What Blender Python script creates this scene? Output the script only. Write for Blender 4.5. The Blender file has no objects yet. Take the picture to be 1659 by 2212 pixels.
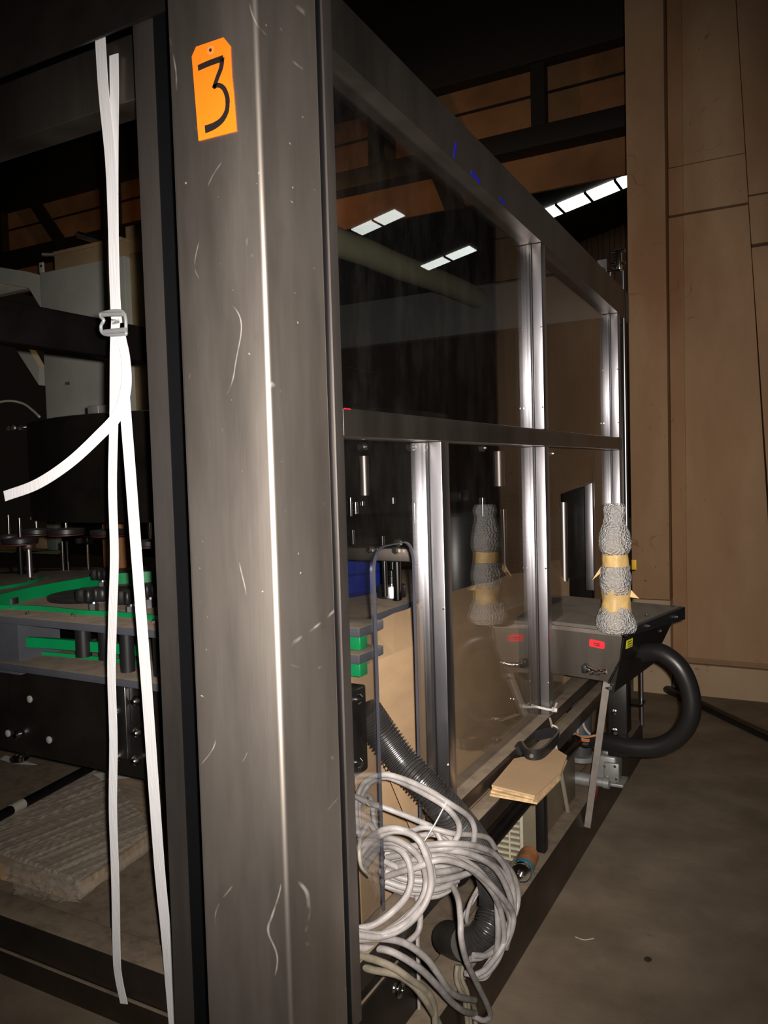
import bpy, bmesh, math, random
from mathutils import Vector, Matrix, noise
random.seed(7)
scene = bpy.context.scene
COL = scene.collection
R_ = math.radians

# ------------------------------------------------------------------ camera
FPX, CX, CY, IW, IH = 1740.0, 829.5, 1106.0, 1659, 2212
_vy = Vector((1775 - CX, 992 - CY, FPX)); _vz = Vector((1830 - CX, 34000 - CY, FPX))
EY = _vy.normalized(); EZ = -_vz.normalized(); EZ = (EZ - EY * EZ.dot(EY)).normalized(); EX = EY.cross(EZ)
CAM = Vector((0.0, 0.0, 1.5))
def to_world(v): return Vector((EX.dot(v), EY.dot(v), EZ.dot(v)))
def P(x, y, X=None, Y=None, Z=None):
    """surveyed point: where the sight line of a photo point meets a known plane of the place (metres)"""
    d = to_world(Vector((x - CX, y - CY, FPX)))
    if X is not None: t = (X - CAM.x) / d.x
    elif Y is not None: t = (Y - CAM.y) / d.y
    else: t = (Z - CAM.z) / d.z
    return CAM + d * t
right, up, back = to_world(Vector((1, 0, 0))), to_world(Vector((0, -1, 0))), to_world(Vector((0, 0, -1)))
cd = bpy.data.cameras.new('camera'); cam = bpy.data.objects.new('camera', cd); COL.objects.link(cam)
cam.matrix_world = Matrix(((right.x, up.x, back.x, CAM.x), (right.y, up.y, back.y, CAM.y), (right.z, up.z, back.z, CAM.z), (0, 0, 0, 1)))
cd.sensor_fit = 'VERTICAL'; cd.sensor_height = 36; cd.lens = FPX / IH * 36; cd.clip_start = 0.02; cd.clip_end = 200
scene.camera = cam

# ------------------------------------------------------------------ world and lights
w = bpy.data.worlds.new('world'); scene.world = w; w.use_nodes = True
w.node_tree.nodes['Background'].inputs[0].default_value = (1.0, 0.8, 0.62, 1)
w.node_tree.nodes['Background'].inputs[1].default_value = 0.004
vs = scene.view_settings
vs.view_transform = 'Standard'; vs.look = 'None'; vs.gamma = 1; vs.use_curve_mapping = False
vs.exposure = 0.0
def light(name, kind, loc, energy, color, size):
    l = bpy.data.lights.new(name, kind); l.energy = energy; l.color = color
    l.shadow_soft_size = size
    o = bpy.data.objects.new(name, l); o.location = loc; COL.objects.link(o); return o
# the phone's flash, a hand's breadth beside the lens
fl = light('phone_flash', 'SPOT', CAM + right * 0.03 + up * 0.02, 395, (1.0, 0.93, 0.86), 0.012)
fl.rotation_euler = cam.matrix_world.to_euler(); fl.data.spot_size = R_(90); fl.data.spot_blend = 1.0

# ------------------------------------------------------------------ materials
def nodes(name):
    m = bpy.data.materials.new(name); m.use_nodes = True
    nt = m.node_tree; b = nt.nodes['Principled BSDF']; return m, nt, b
def C4(c): return (c[0], c[1], c[2], 1)
def coords(nt, scale=(1, 1, 1)):
    t = nt.nodes.new('ShaderNodeNewGeometry'); mp = nt.nodes.new('ShaderNodeMapping')
    mp.inputs['Scale'].default_value = scale
    nt.links.new(t.outputs['Position'], mp.inputs['Vector']); return mp.outputs['Vector']
def noise_n(nt, vec, scale, detail=4, rough=0.6):
    n = nt.nodes.new('ShaderNodeTexNoise'); n.inputs['Scale'].default_value = scale
    n.inputs['Detail'].default_value = detail; n.inputs['Roughness'].default_value = rough
    nt.links.new(vec, n.inputs['Vector']); return n.outputs['Fac']
def ramp(nt, fac, stops):
    r = nt.nodes.new('ShaderNodeValToRGB'); e = r.color_ramp.elements
    e[0].position, e[0].color = stops[0][0], C4(stops[0][1]); e[1].position, e[1].color = stops[-1][0], C4(stops[-1][1])
    for p, c in stops[1:-1]:
        k = e.new(p); k.color = C4(c)
    nt.links.new(fac, r.inputs['Fac']); return r.outputs['Color']
def bump(nt, b, h, strength, dist=0.005):
    n = nt.nodes.new('ShaderNodeBump'); n.inputs['Strength'].default_value = strength; n.inputs['Distance'].default_value = dist
    nt.links.new(h, n.inputs['Height']); nt.links.new(n.outputs['Normal'], b.inputs['Normal'])
def mixc(nt, fac, a, b_):
    m = nt.nodes.new('ShaderNodeMix'); m.data_type = 'RGBA'
    for s, v in ((m.inputs[0], fac), (m.inputs[6], a), (m.inputs[7], b_)):
        if hasattr(v, 'links'): nt.links.new(v, s)
        else: s.default_value = v if isinstance(v, float) else C4(v)
    return m.outputs[2]
def mat(name, col, rough=0.5, metal=0.0, var=0.0, scale=8, stretch=(1, 1, 1), bmp=0.0, spec=0.5, dust=None, rvar=0.0, detail=5):
    m, nt, b = nodes(name)
    b.inputs['Roughness'].default_value = rough; b.inputs['Metallic'].default_value = metal
    b.inputs['Specular IOR Level'].default_value = spec
    out = None
    if var or bmp or rvar:
        f = noise_n(nt, coords(nt, stretch), scale, detail)
        if var:
            lo = [max(0, c * (1 - var)) for c in col]; hi = [min(1, c * (1 + var)) for c in col]
            out = ramp(nt, f, [(0.3, lo), (0.7, hi)])
        if bmp: bump(nt, b, f, bmp)
        if rvar:
            r = nt.nodes.new('ShaderNodeMapRange'); r.inputs[3].default_value = rough - rvar; r.inputs[4].default_value = rough + rvar
            nt.links.new(f, r.inputs[0]); nt.links.new(r.outputs[0], b.inputs['Roughness'])
    if dust:
        # settled dust on everything that faces up
        g = nt.nodes.new('ShaderNodeNewGeometry'); s = nt.nodes.new('ShaderNodeSeparateXYZ'); nt.links.new(g.outputs['Normal'], s.inputs[0])
        mr = nt.nodes.new('ShaderNodeMapRange'); mr.inputs[1].default_value = 0.6; mr.inputs[2].default_value = 0.9
        nt.links.new(s.outputs['Z'], mr.inputs[0])
        fn = noise_n(nt, coords(nt), 14, 6, 0.7); mu = nt.nodes.new('ShaderNodeMath'); mu.operation = 'MULTIPLY'
        r2 = nt.nodes.new('ShaderNodeMapRange'); r2.inputs[1].default_value = 0.3; r2.inputs[2].default_value = 0.55; r2.inputs[3].default_value = 0.55
        nt.links.new(fn, r2.inputs[0]); nt.links.new(mr.outputs[0], mu.inputs[0]); nt.links.new(r2.outputs[0], mu.inputs[1])
        out = mixc(nt, mu.outputs[0], out if out else tuple(col), dust)
        iv = nt.nodes.new('ShaderNodeMath'); iv.operation = 'MULTIPLY_ADD'; iv.inputs[1].default_value = -metal; iv.inputs[2].default_value = metal
        nt.links.new(mu.outputs[0], iv.inputs[0]); nt.links.new(iv.outputs[0], b.inputs['Metallic'])
        rr = nt.nodes.new('ShaderNodeMapRange'); rr.inputs[3].default_value = rough; rr.inputs[4].default_value = 0.9
        nt.links.new(mu.outputs[0], rr.inputs[0]); nt.links.new(rr.outputs[0], b.inputs['Roughness'])
    if out: nt.links.new(out, b.inputs['Base Color'])
    else: b.inputs['Base Color'].default_value = C4(col)
    return m
def emis(name, col, s):
    m, nt, b = nodes(name); b.inputs['Base Color'].default_value = C4((0.1, 0.1, 0.1))
    b.inputs['Emission Color'].default_value = C4(col); b.inputs['Emission Strength'].default_value = s; return m

def steel_mat(name, col, rough, scratch=True, bs=0.06, grain=(60, 60, 1.2)):
    m, nt, b = nodes(name)
    b.inputs['Metallic'].default_value = 1.0
    v = coords(nt, grain); f = noise_n(nt, v, 4, 6, 0.65)
    v2 = coords(nt, (3, 3, 0.5)); f2 = noise_n(nt, v2, 2.0, 5, 0.6)
    v3 = coords(nt, (1, 1, 1)); f3 = noise_n(nt, v3, 7, 6, 0.6)
    c = ramp(nt, f2, [(0.25, [x * 0.72 for x in col]), (0.55, col), (0.8, [min(1, x * 1.12) for x in col])])
    # tea-coloured stains
    st = ramp(nt, f3, [(0.62, (0, 0, 0)), (0.75, (1, 1, 1))])
    sg = nt.nodes.new('ShaderNodeMath'); sg.operation = 'MULTIPLY'; sg.inputs[1].default_value = 0.25
    nt.links.new(st, sg.inputs[0])
    c = mixc(nt, sg.outputs[0], c, (0.36, 0.27, 0.18))
    nt.links.new(c, b.inputs['Base Color'])
    r = nt.nodes.new('ShaderNodeMapRange'); r.inputs[3].default_value = rough - 0.07; r.inputs[4].default_value = rough + 0.09
    nt.links.new(f2, r.inputs[0]); nt.links.new(r.outputs[0], b.inputs['Roughness'])
    h = f
    if scratch:
        vo = nt.nodes.new('ShaderNodeTexWave'); vo.inputs['Scale'].default_value = 2.3; vo.inputs['Distortion'].default_value = 9
        vo.inputs['Detail'].default_value = 1; vo.inputs['Detail Scale'].default_value = 0.9
        nt.links.new(coords(nt, (1.3, 0.8, 2.3)), vo.inputs['Vector'])
        sc = ramp(nt, vo.outputs['Fac'], [(0.9982, (0, 0, 0)), (0.9997, (.4, .4, .4))])
        msk = ramp(nt, noise_n(nt, coords(nt), 8, 3), [(0.57, (0, 0, 0)), (0.66, (1, 1, 1))])
        mm = nt.nodes.new('ShaderNodeMath'); mm.operation = 'MULTIPLY'; nt.links.new(sc, mm.inputs[0]); nt.links.new(msk, mm.inputs[1])
        # small dings
        dn = ramp(nt, noise_n(nt, coords(nt, (1, 1, 1.5)), 55, 2, .4), [(0.76, (0, 0, 0)), (0.80, (.45, .45, .45))])
        mx_ = nt.nodes.new('ShaderNodeMath'); mx_.operation = 'MAXIMUM'; nt.links.new(mm.outputs[0], mx_.inputs[0]); nt.links.new(dn, mx_.inputs[1])
        c = mixc(nt, mx_.outputs[0], c, (0.55, 0.52, 0.48)); nt.links.new(c, b.inputs['Base Color'])
        iv = nt.nodes.new('ShaderNodeMath'); iv.operation = 'SUBTRACT'; iv.inputs[0].default_value = 1.0; nt.links.new(mx_.outputs[0], iv.inputs[1]); nt.links.new(iv.outputs[0], b.inputs['Metallic'])
    if bs: bump(nt, b, h, bs, 0.002)
    return m

STEEL = steel_mat('brushed_steel', (0.62, 0.55, 0.49), 0.47)
STEEL_M = steel_mat('jamb_steel', (0.50, 0.44, 0.41), 0.43, scratch=False, bs=0)
STEEL_L = steel_mat('satin_steel', (0.50, 0.485, 0.515), 0.335, scratch=False, bs=0)
STEEL_D = steel_mat('dull_steel', (0.26, 0.225, 0.195), 0.44, scratch=False)
STEEL_DUST = mat('dusty_steel', (0.13, 0.105, 0.085), 0.42, 0.9, var=0.25, scale=6, dust=(0.225, 0.17, 0.118))
CHROME = mat('chrome', (0.75, 0.74, 0.73), 0.14, 1.0)
BOLT = mat('zinc_bolt', (0.62, 0.60, 0.56), 0.25, 1.0, var=0.15, scale=60)
BLACKRUB = mat('black_rubber', (0.004, 0.004, 0.005), 0.5, spec=0.25, bmp=0.05, scale=40)
BLACKMET = mat('black_paint', (0.006, 0.005, 0.005), 0.35, var=0.3, scale=10, spec=0.2)
DARKPAN = mat('dark_panel', (0.016, 0.013, 0.011), 0.4, 0.3, var=0.35, scale=5, rvar=0.1)
DRUM = mat('black_lacquer', (0.007, 0.006, 0.005), 0.25, var=0.4, scale=4, spec=0.35, rvar=0.08)
HOSE = mat('hose_black', (0.014, 0.013, 0.013), 0.36, bmp=0.03, scale=50)
CORR = mat('corrugated_hose', (0.030, 0.028, 0.027), 0.30, var=0.3, scale=30)
CABLE = mat('grey_cable', (0.315, 0.29, 0.28), 0.5, var=0.3, scale=26, detail=8)
CABLE2 = mat('dirty_cable', (0.27, 0.235, 0.175), 0.55, var=0.35, scale=22, detail=8)
STRAP = mat('white_webbing', (0.84, 0.83, 0.85), 0.75, var=0.05, scale=200, stretch=(1, 1, 0.05), bmp=0.25)
WIRE = mat('galvanised_wire', (0.42, 0.42, 0.43), 0.35, 0.35)
ORANGE = mat('orange_tag', (1.0, 0.205, 0.005), 0.6, var=0.04, scale=20)
INK = mat('black_ink', (0.012, 0.008, 0.008), 0.6)
CARD = mat('cardboard', (0.50, 0.33, 0.185), 0.85, var=0.10, scale=5, stretch=(1, 1, 3), bmp=0.04)
CARD_EDGE = mat('cardboard_edge', (0.55, 0.38, 0.2), 0.85, var=0.35, scale=60)
GREEN = mat('green_plastic', (0.002, 0.30, 0.09), 0.42, var=0.1, scale=6)
GREYPVC = mat('grey_plate', (0.085, 0.088, 0.105), 0.5, var=0.15, scale=7, dust=(0.37, 0.285, 0.205))
BLACKPL = mat('black_plastic', (0.014, 0.014, 0.015), 0.42, dust=(0.085, 0.07, 0.055))
WHITEP = mat('white_paint', (0.62, 0.63, 0.55), 0.6, var=0.12, scale=3)
BEIGEBOX = mat('beige_box', (0.46, 0.32, 0.17), 0.8, var=0.15, scale=4)
BLUE = mat('blue_plastic', (0.012, 0.03, 0.24), 0.4, var=0.2, scale=4)
WOOD = mat('orange_wood', (0.42, 0.20, 0.08), 0.7, var=0.25, scale=9, stretch=(6, 6, 0.7))
PALEGREEN = mat('pale_green', (0.20, 0.25, 0.21), 0.6, var=0.15, scale=5)
YELLOW = mat('yellow_plastic', (0.75, 0.42, 0.01), 0.5)
FOAM = mat('yellowed_tape', (0.62, 0.41, 0.16), 0.5, var=0.22, scale=11)
RED = mat('red_sticker', (1.0, 0.012, 0.03), 0.5)
YELLSTK = mat('yellow_sticker', (0.62, 0.60, 0.02), 0.5)
CREAM = mat('cream_grille', (0.52, 0.48, 0.36), 0.6, var=0.12, scale=14)
TAN = mat('tan_panel', (0.22, 0.18, 0.12), 0.55, 0.3, var=0.2, scale=5)
BLUEWIRE = mat('blue_wire', (0.02, 0.25, 0.42), 0.45)
ORWIRE = mat('orange_wire', (0.5, 0.13, 0.03), 0.45)
ALU = mat('cast_aluminium', (0.34, 0.34, 0.33), 0.45, 0.5, var=0.2, scale=20)
STRING = mat('string', (0.50, 0.45, 0.36), 0.8)
MAROON = mat('maroon_rubber', (0.10, 0.012, 0.016), 0.5)
CANB = mat('can_blue', (0.03, 0.22, 0.32), 0.35); CANO = mat('can_label', (0.35, 0.15, 0.06), 0.5, var=0.5, scale=25)
OLIVE = mat('olive_duct', (0.16, 0.155, 0.10), 0.5)
REDMARK = mat('red_mark', (0.6, 0.01, 0.03), 0.5)
BLUEMARK = mat('blue_marker', (0.01, 0.01, 0.45), 0.5)
SKYL = emis('skylight_sheet', (0.93, 1.0, 0.93), 3.2)

def glass_mat(name, tint, f0=0.115, dirt=0.009):
    m = bpy.data.materials.new(name); m.use_nodes = True; nt = m.node_tree; nt.nodes.clear()
    out = nt.nodes.new('ShaderNodeOutputMaterial'); g = nt.nodes.new('ShaderNodeNewGeometry')
    d = nt.nodes.new('ShaderNodeVectorMath'); d.operation = 'DOT_PRODUCT'
    nt.links.new(g.outputs['Incoming'], d.inputs[0]); nt.links.new(g.outputs['Normal'], d.inputs[1])
    def M(op, a, b=None):
        n = nt.nodes.new('ShaderNodeMath'); n.operation = op
        for i, v in enumerate((a, b)):
            if v is None: continue
            if hasattr(v, 'links'): nt.links.new(v, n.inputs[i])
            else: n.inputs[i].default_value = v
        return n.outputs[0]
    c = M('ABSOLUTE', d.outputs['Value']); f = M('ADD', M('MULTIPLY', M('POWER', M('SUBTRACT', 1.0, c), 5.0), 1 - f0), f0)
    tr = nt.nodes.new('ShaderNodeBsdfTransparent'); tr.inputs[0].default_value = C4(tint)
    gl = nt.nodes.new('ShaderNodeBsdfGlossy'); gl.inputs['Roughness'].default_value = 0.0
    mx = nt.nodes.new('ShaderNodeMixShader'); nt.links.new(f, mx.inputs[0]); nt.links.new(tr.outputs[0], mx.inputs[1]); nt.links.new(gl.outputs[0], mx.inputs[2])
    df = nt.nodes.new('ShaderNodeBsdfDiffuse'); df.inputs[0].default_value = (0.5, 0.46, 0.42, 1)
    nn = noise_n(nt, coords(nt, (1, 1, 0.35)), 9, 7, 0.7)
    rr = nt.nodes.new('ShaderNodeMapRange'); rr.inputs[1].default_value = 0.45; rr.inputs[2].default_value = 0.75; rr.inputs[3].default_value = dirt * 0.35; rr.inputs[4].default_value = dirt * 2
    nt.links.new(nn, rr.inputs[0])
    m2 = nt.nodes.new('ShaderNodeMixShader'); nt.links.new(rr.outputs[0], m2.inputs[0]); nt.links.new(mx.outputs[0], m2.inputs[1]); nt.links.new(df.outputs[0], m2.inputs[2])
    nt.links.new(m2.outputs[0], out.inputs[0]); return m
GLASS = glass_mat('guard_glass', (0.93, 0.93, 0.93))

def film_mat(name, alpha, col, scale, bstr, rough=0.12, kind='voronoi'):
    m, nt, b = nodes(name)
    b.inputs['Base Color'].default_value = C4(col); b.inputs['Roughness'].default_value = rough
    b.inputs['Alpha'].default_value = alpha; b.inputs['Specular IOR Level'].default_value = 1.0
    if kind == 'voronoi':
        v = nt.nodes.new('ShaderNodeTexVoronoi'); v.inputs['Scale'].default_value = scale
        nt.links.new(coords(nt), v.inputs['Vector']); h = v.outputs['Distance']
    else: h = noise_n(nt, coords(nt, (1, 1, 1)), scale, 8, 0.75)
    bump(nt, b, h, bstr, 0.02); return m
BUBBLE = film_mat('bubble_wrap', 0.72, (0.66, 0.645, 0.63), 150, 0.7, 0.07)
FILM = film_mat('stretch_film', 0.30, (0.60, 0.53, 0.44), 60, 0.5, 0.07, 'noise')
FILM2 = film_mat('crumpled_film', 0.24, (0.55, 0.48, 0.40), 70, 0.6, 0.05, 'noise')

def concrete(name, base, hi, stain, sx=1.0, runs=0.5, rust=None, hair=.4):
    m, nt, b = nodes(name); b.inputs['Roughness'].default_value = 0.9; b.inputs['Specular IOR Level'].default_value = 0.2
    f1 = noise_n(nt, coords(nt, (1, 1, 0.6)), 1.7 * sx, 9, 0.6); c = ramp(nt, f1, [(0.3, base), (0.7, hi)])
    f2 = noise_n(nt, coords(nt, (2.2, 2.2, 0.35)), 1.1 * sx, 5, 0.55); s = ramp(nt, f2, [(0.45, (0, 0, 0)), (0.8, (runs, runs, runs))])
    c = mixc(nt, s, c, stain)
    if rust:
        # rust stains in broad uneven patches
        rn = noise_n(nt, coords(nt, (1.6, 1.6, 0.55)), 0.9, 5, 0.55)
        c = mixc(nt, ramp(nt, rn, [(0.42, (0, 0, 0)), (0.68, (.7, .7, .7))]), c, rust)
    f3 = noise_n(nt, coords(nt), 28, 8, 0.7); sp = ramp(nt, f3, [(0.30, (1, 1, 1)), (0.36, (0, 0, 0))])
    mm = nt.nodes.new('ShaderNodeMath'); mm.operation = 'MULTIPLY'; mm.inputs[1].default_value = 0.6; nt.links.new(sp, mm.inputs[0])
    c = mixc(nt, mm.outputs[0], c, [x * 0.3 for x in stain])
    # hairline scratches
    wv = nt.nodes.new('ShaderNodeTexWave'); wv.inputs['Scale'].default_value = 1.3; wv.inputs['Distortion'].default_value = 30; wv.inputs['Detail'].default_value = 4
    nt.links.new(coords(nt, (1, 1, 1.6)), wv.inputs['Vector']); sc = ramp(nt, wv.outputs['Fac'], [(0.985, (0, 0, 0)), (0.997, (hair, hair, hair))])
    mk = ramp(nt, noise_n(nt, coords(nt), 3.2, 3), [(0.60, (0, 0, 0)), (0.66, (1, 1, 1))]); m3 = nt.nodes.new('ShaderNodeMath'); m3.operation = 'MULTIPLY'
    nt.links.new(sc, m3.inputs[0]); nt.links.new(mk, m3.inputs[1]); c = mixc(nt, m3.outputs[0], c, [x * 0.25 for x in stain])
    nt.links.new(c, b.inputs['Base Color'])
    bump(nt, b, f3, 0.25, 0.004); return m
CONC = concrete('brown_concrete', (0.44, 0.275, 0.16), (0.56, 0.365, 0.215), (0.36, 0.195, 0.10), rust=(0.27, 0.125, 0.055))
CONC3 = concrete('rusty_concrete', (0.42, 0.245, 0.135), (0.51, 0.31, 0.175), (0.34, 0.17, 0.08), rust=(0.24, 0.10, 0.04))
CONC2 = concrete('cream_concrete', (0.48, 0.35, 0.22), (0.60, 0.45, 0.29), (0.40, 0.24, 0.13))
FLOORM = concrete('floor_concrete', (0.19, 0.145, 0.10), (0.32, 0.255, 0.185), (0.15, 0.115, 0.08), 1.9, runs=.7, hair=0)
CURTAIN = mat('rusty_sheet', (0.34, 0.17, 0.075), 0.8, var=0.6, scale=0.7)
ROOFM = mat('roof_deck', (0.03, 0.022, 0.017), 0.9, var=0.4, scale=1)
GIRD = mat('dark_girder', (0.02, 0.015, 0.012), 0.7)
WALLM = mat('corrugated_sheet', (0.16, 0.075, 0.035), 0.7, var=0.25, scale=1.2)

# ------------------------------------------------------------------ builders
def W(o):
    v = Vector((0, 0, 0))
    while o: v += Vector(o.location); o = o.parent
    return v
def tag(o, label=None, cat=None, group=None, kind=None):
    if label: o['label'] = label
    if cat: o['category'] = cat
    if group: o['group'] = group
    if kind: o['kind'] = kind
    return o
def thing(name, loc, label, cat, group=None, kind=None):
    o = bpy.data.objects.new(name, None); COL.objects.link(o); o.location = loc; o.empty_display_size = 0.05
    return tag(o, label, cat, group, kind)
def place(name, me, m, parent, origin):
    o = bpy.data.objects.new(name, me); COL.objects.link(o)
    if m and not me.materials: me.materials.append(m)
    if parent: o.parent = parent; o.location = origin - W(parent)
    else: o.location = origin
    return o
def mesh(name, verts, faces, m, parent=None, smooth=False, label=None, sharp=None):
    vs_ = [Vector(v) for v in verts]
    lo = Vector((min(v.x for v in vs_), min(v.y for v in vs_), min(v.z for v in vs_))); hi = Vector((max(v.x for v in vs_), max(v.y for v in vs_), max(v.z for v in vs_)))
    c = (lo + hi) / 2; c.z = lo.z
    me = bpy.data.meshes.new(name); me.from_pydata([v - c for v in vs_], [], faces); me.update()
    bm = bmesh.new(); bm.from_mesh(me); bmesh.ops.recalc_face_normals(bm, faces=bm.faces); bm.to_mesh(me); bm.free()
    if smooth:
        me.polygons.foreach_set('use_smooth', [True] * len(me.polygons))
        if sharp: me.set_sharp_from_angle(angle=R_(sharp))
    o = place(name, me, m, parent, c)
    if label: o['label'] = label
    return o
def box(name, xr, yr, zr, m, parent=None, bev=0.0, seg=2, label=None, rotz=0, tilt=None):
    c = Vector(((xr[0] + xr[1]) / 2, (yr[0] + yr[1]) / 2, min(zr)))
    s = Vector((abs(xr[1] - xr[0]), abs(yr[1] - yr[0]), abs(zr[1] - zr[0])))
    bm = bmesh.new(); bmesh.ops.create_cube(bm, size=1)
    for v in bm.verts: v.co = Vector((v.co.x * s.x, v.co.y * s.y, (v.co.z + 0.5) * s.z))
    if bev: bmesh.ops.bevel(bm, geom=bm.edges[:], offset=bev, segments=seg, profile=0.5, affect='EDGES')
    if tilt: bmesh.ops.rotate(bm, verts=bm.verts, cent=(0, 0, 0), matrix=tilt)
    if rotz: bmesh.ops.rotate(bm, verts=bm.verts, cent=(0, 0, 0), matrix=Matrix.Rotation(rotz, 3, 'Z'))
    me = bpy.data.meshes.new(name); bm.to_mesh(me); bm.free()
    if bev:
        me.polygons.foreach_set('use_smooth', [True] * len(me.polygons)); me.set_sharp_from_angle(angle=R_(50))
    o = place(name, me, m, parent, c)
    if label: o['label'] = label
    return o
def prism(name, pts, ext, m, parent=None, label=None):
    """planar outline pts (3D) thickened by vector ext"""
    n = len(pts); e = Vector(ext); v = [Vector(p) for p in pts] + [Vector(p) + e for p in pts]
    f = [list(range(n)), list(range(2 * n - 1, n - 1, -1))] + [[i, (i + 1) % n, (i + 1) % n + n, i + n] for i in range(n)]
    return mesh(name, v, f, m, parent, label=label)
def spline(pts, k=8, closed=False):
    p = [Vector(q) for q in pts]; n = len(p); out = []
    for i in range(n if closed else n - 1):
        a = p[(i - 1) % n] if closed or i > 0 else p[0] * 2 - p[1]; b = p[i]; c = p[(i + 1) % n]
        d = p[(i + 2) % n] if closed or i + 2 < n else p[-1] * 2 - p[-2]
        for j in range(k):
            t = j / k
            out.append(0.5 * ((2 * b) + (c - a) * t + (2 * a - 5 * b + 4 * c - d) * t * t + (3 * b - a - 3 * c + d) * t ** 3))
    if not closed: out.append(p[-1])
    return out
def sweep(name, path, r, m, parent=None, seg=10, closed=False, label=None, radii=None):
    n = len(path); V = []; F = []
    t0 = (path[1] - path[0]).normalized(); nrm = t0.orthogonal().normalized()
    for i, p in enumerate(path):
        if closed: t = (path[(i + 1) % n] - path[i - 1]).normalized()
        else: t = (path[min(i + 1, n - 1)] - path[max(i - 1, 0)]).normalized()
        nrm = (nrm - t * nrm.dot(t)).normalized(); bn = t.cross(nrm); rr = radii[i] if radii else r
        for j in range(seg):
            a = 2 * math.pi * j / seg; V.append(p + (nrm * math.cos(a) + bn * math.sin(a)) * rr)
    for i in range(n if closed else n - 1):
        for j in range(seg):
            k = (i + 1) % n
            F.append((i * seg + j, i * seg + (j + 1) % seg, k * seg + (j + 1) % seg, k * seg + j))
    if not closed: F += [tuple(range(seg - 1, -1, -1)), tuple((n - 1) * seg + j for j in range(seg))]
    return mesh(name, V, F, m, parent, smooth=True, label=label, sharp=60)
def tube(name, pts, r, m, parent=None, seg=10, k=8, closed=False, label=None):
    return sweep(name, spline(pts, k, closed), r, m, parent, seg, closed, label)
def rod(name, a, b, r, m, parent=None, seg=14, label=None):
    return sweep(name, [Vector(a), Vector(b)], r, m, parent, seg, label=label)
def lathe(name, prof, loc, m, parent=None, seg=24, axis='Z', label=None, wob=None):
    V = []; F = []; loc = Vector(loc); n = len(prof)
    for i, (r, z) in enumerate(prof):
        for j in range(seg):
            a = 2 * math.pi * j / seg; rr = r
            if wob: rr = r * (1 + wob * noise.noise(Vector((math.cos(a) * 2.2, math.sin(a) * 2.2, z * 30))))
            q = Vector((rr * math.cos(a), rr * math.sin(a), z))
            if axis == 'X': q = Vector((q.z, q.x, q.y))
            if axis == 'Y': q = Vector((q.x, q.z, q.y))
            V.append(loc + q)
    for i in range(n - 1):
        for j in range(seg): F.append((i * seg + j, i * seg + (j + 1) % seg, (i + 1) * seg + (j + 1) % seg, (i + 1) * seg + j))
    F += [tuple(range(seg - 1, -1, -1)), tuple((n - 1) * seg + j for j in range(seg))]
    return mesh(name, V, F, m, parent, smooth=True, label=label, sharp=40)
def ribbon(name, path, wdir, width, th, m, parent=None, label=None, widths=None):
    """flat strap along path; wdir is the across direction (vector or list)"""
    V = []; F = []; n = len(path)
    for i, p in enumerate(path):
        t = (path[min(i + 1, n - 1)] - path[max(i - 1, 0)]).normalized()
        wd = Vector(wdir[i] if isinstance(wdir, list) else wdir); wd = (wd - t * wd.dot(t)).normalized(); nn = t.cross(wd)
        ww = (widths[i] if widths else width) / 2
        for a, b in ((-1, -1), (1, -1), (1, 1), (-1, 1)): V.append(p + wd * ww * a + nn * th / 2 * b)
    for i in range(n - 1):
        for j in range(4): F.append((i * 4 + j, i * 4 + (j + 1) % 4, (i + 1) * 4 + (j + 1) % 4, (i + 1) * 4 + j))
    F += [(3, 2, 1, 0), tuple((n - 1) * 4 + j for j in range(4))]
    o = mesh(name, V, F, m, parent, smooth=True, label=label, sharp=45); return o
_boltmesh = {}
def bolt(loc, axis, r, h, parent, m=None, name='bolt'):
    key = (round(r, 4), round(h, 4), (m or BOLT).name)
    if key not in _boltmesh:
        bm = bmesh.new(); bmesh.ops.create_cone(bm, cap_ends=True, segments=6, radius1=r, radius2=r, depth=h * 0.7, matrix=Matrix.Translation((0, 0, h * 0.35)))
        bmesh.ops.create_cone(bm, cap_ends=True, segments=10, radius1=r * 0.62, radius2=r * 0.45, depth=h * 0.3, matrix=Matrix.Translation((0, 0, h * 0.85)))
        me = bpy.data.meshes.new('bolt'); bm.to_mesh(me); bm.free(); me.materials.append(m or BOLT); _boltmesh[key] = me
    o = place(name, _boltmesh[key], None, parent, Vector(loc))
    o.rotation_euler = Vector(axis).to_track_quat('Z', 'Y').to_euler(); return o
def star_knob(name, loc, r, h, m, parent, lobes=6):
    V = []; F = []; n = lobes * 8
    for z, s in ((0, 0.9), (0.12, 1), (0.85, 1), (1, 0.9)):
        for j in range(n):
            a = 2 * math.pi * j / n; rr = r * s * (0.82 + 0.18 * math.cos(lobes * a)); V.append(Vector(loc) + Vector((rr * math.cos(a), rr * math.sin(a), z * h)))
    for i in range(3):
        for j in range(n): F.append((i * n + j, i * n + (j + 1) % n, (i + 1) * n + (j + 1) % n, (i + 1) * n + j))
    F += [tuple(range(n - 1, -1, -1)), tuple(3 * n + j for j in range(n))]
    return mesh(name, V, F, m, parent, smooth=True, sharp=50)
def S(o, kind='structure', label=None):
    o['kind'] = kind
    if label: o['label'] = label
    return o

# ================================================================== THE BUILDING
S(box('floor', (-16, 13), (-3, 23.6), (-0.2, 0.0), FLOORM), label='dusty grey brown concrete floor')
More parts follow.
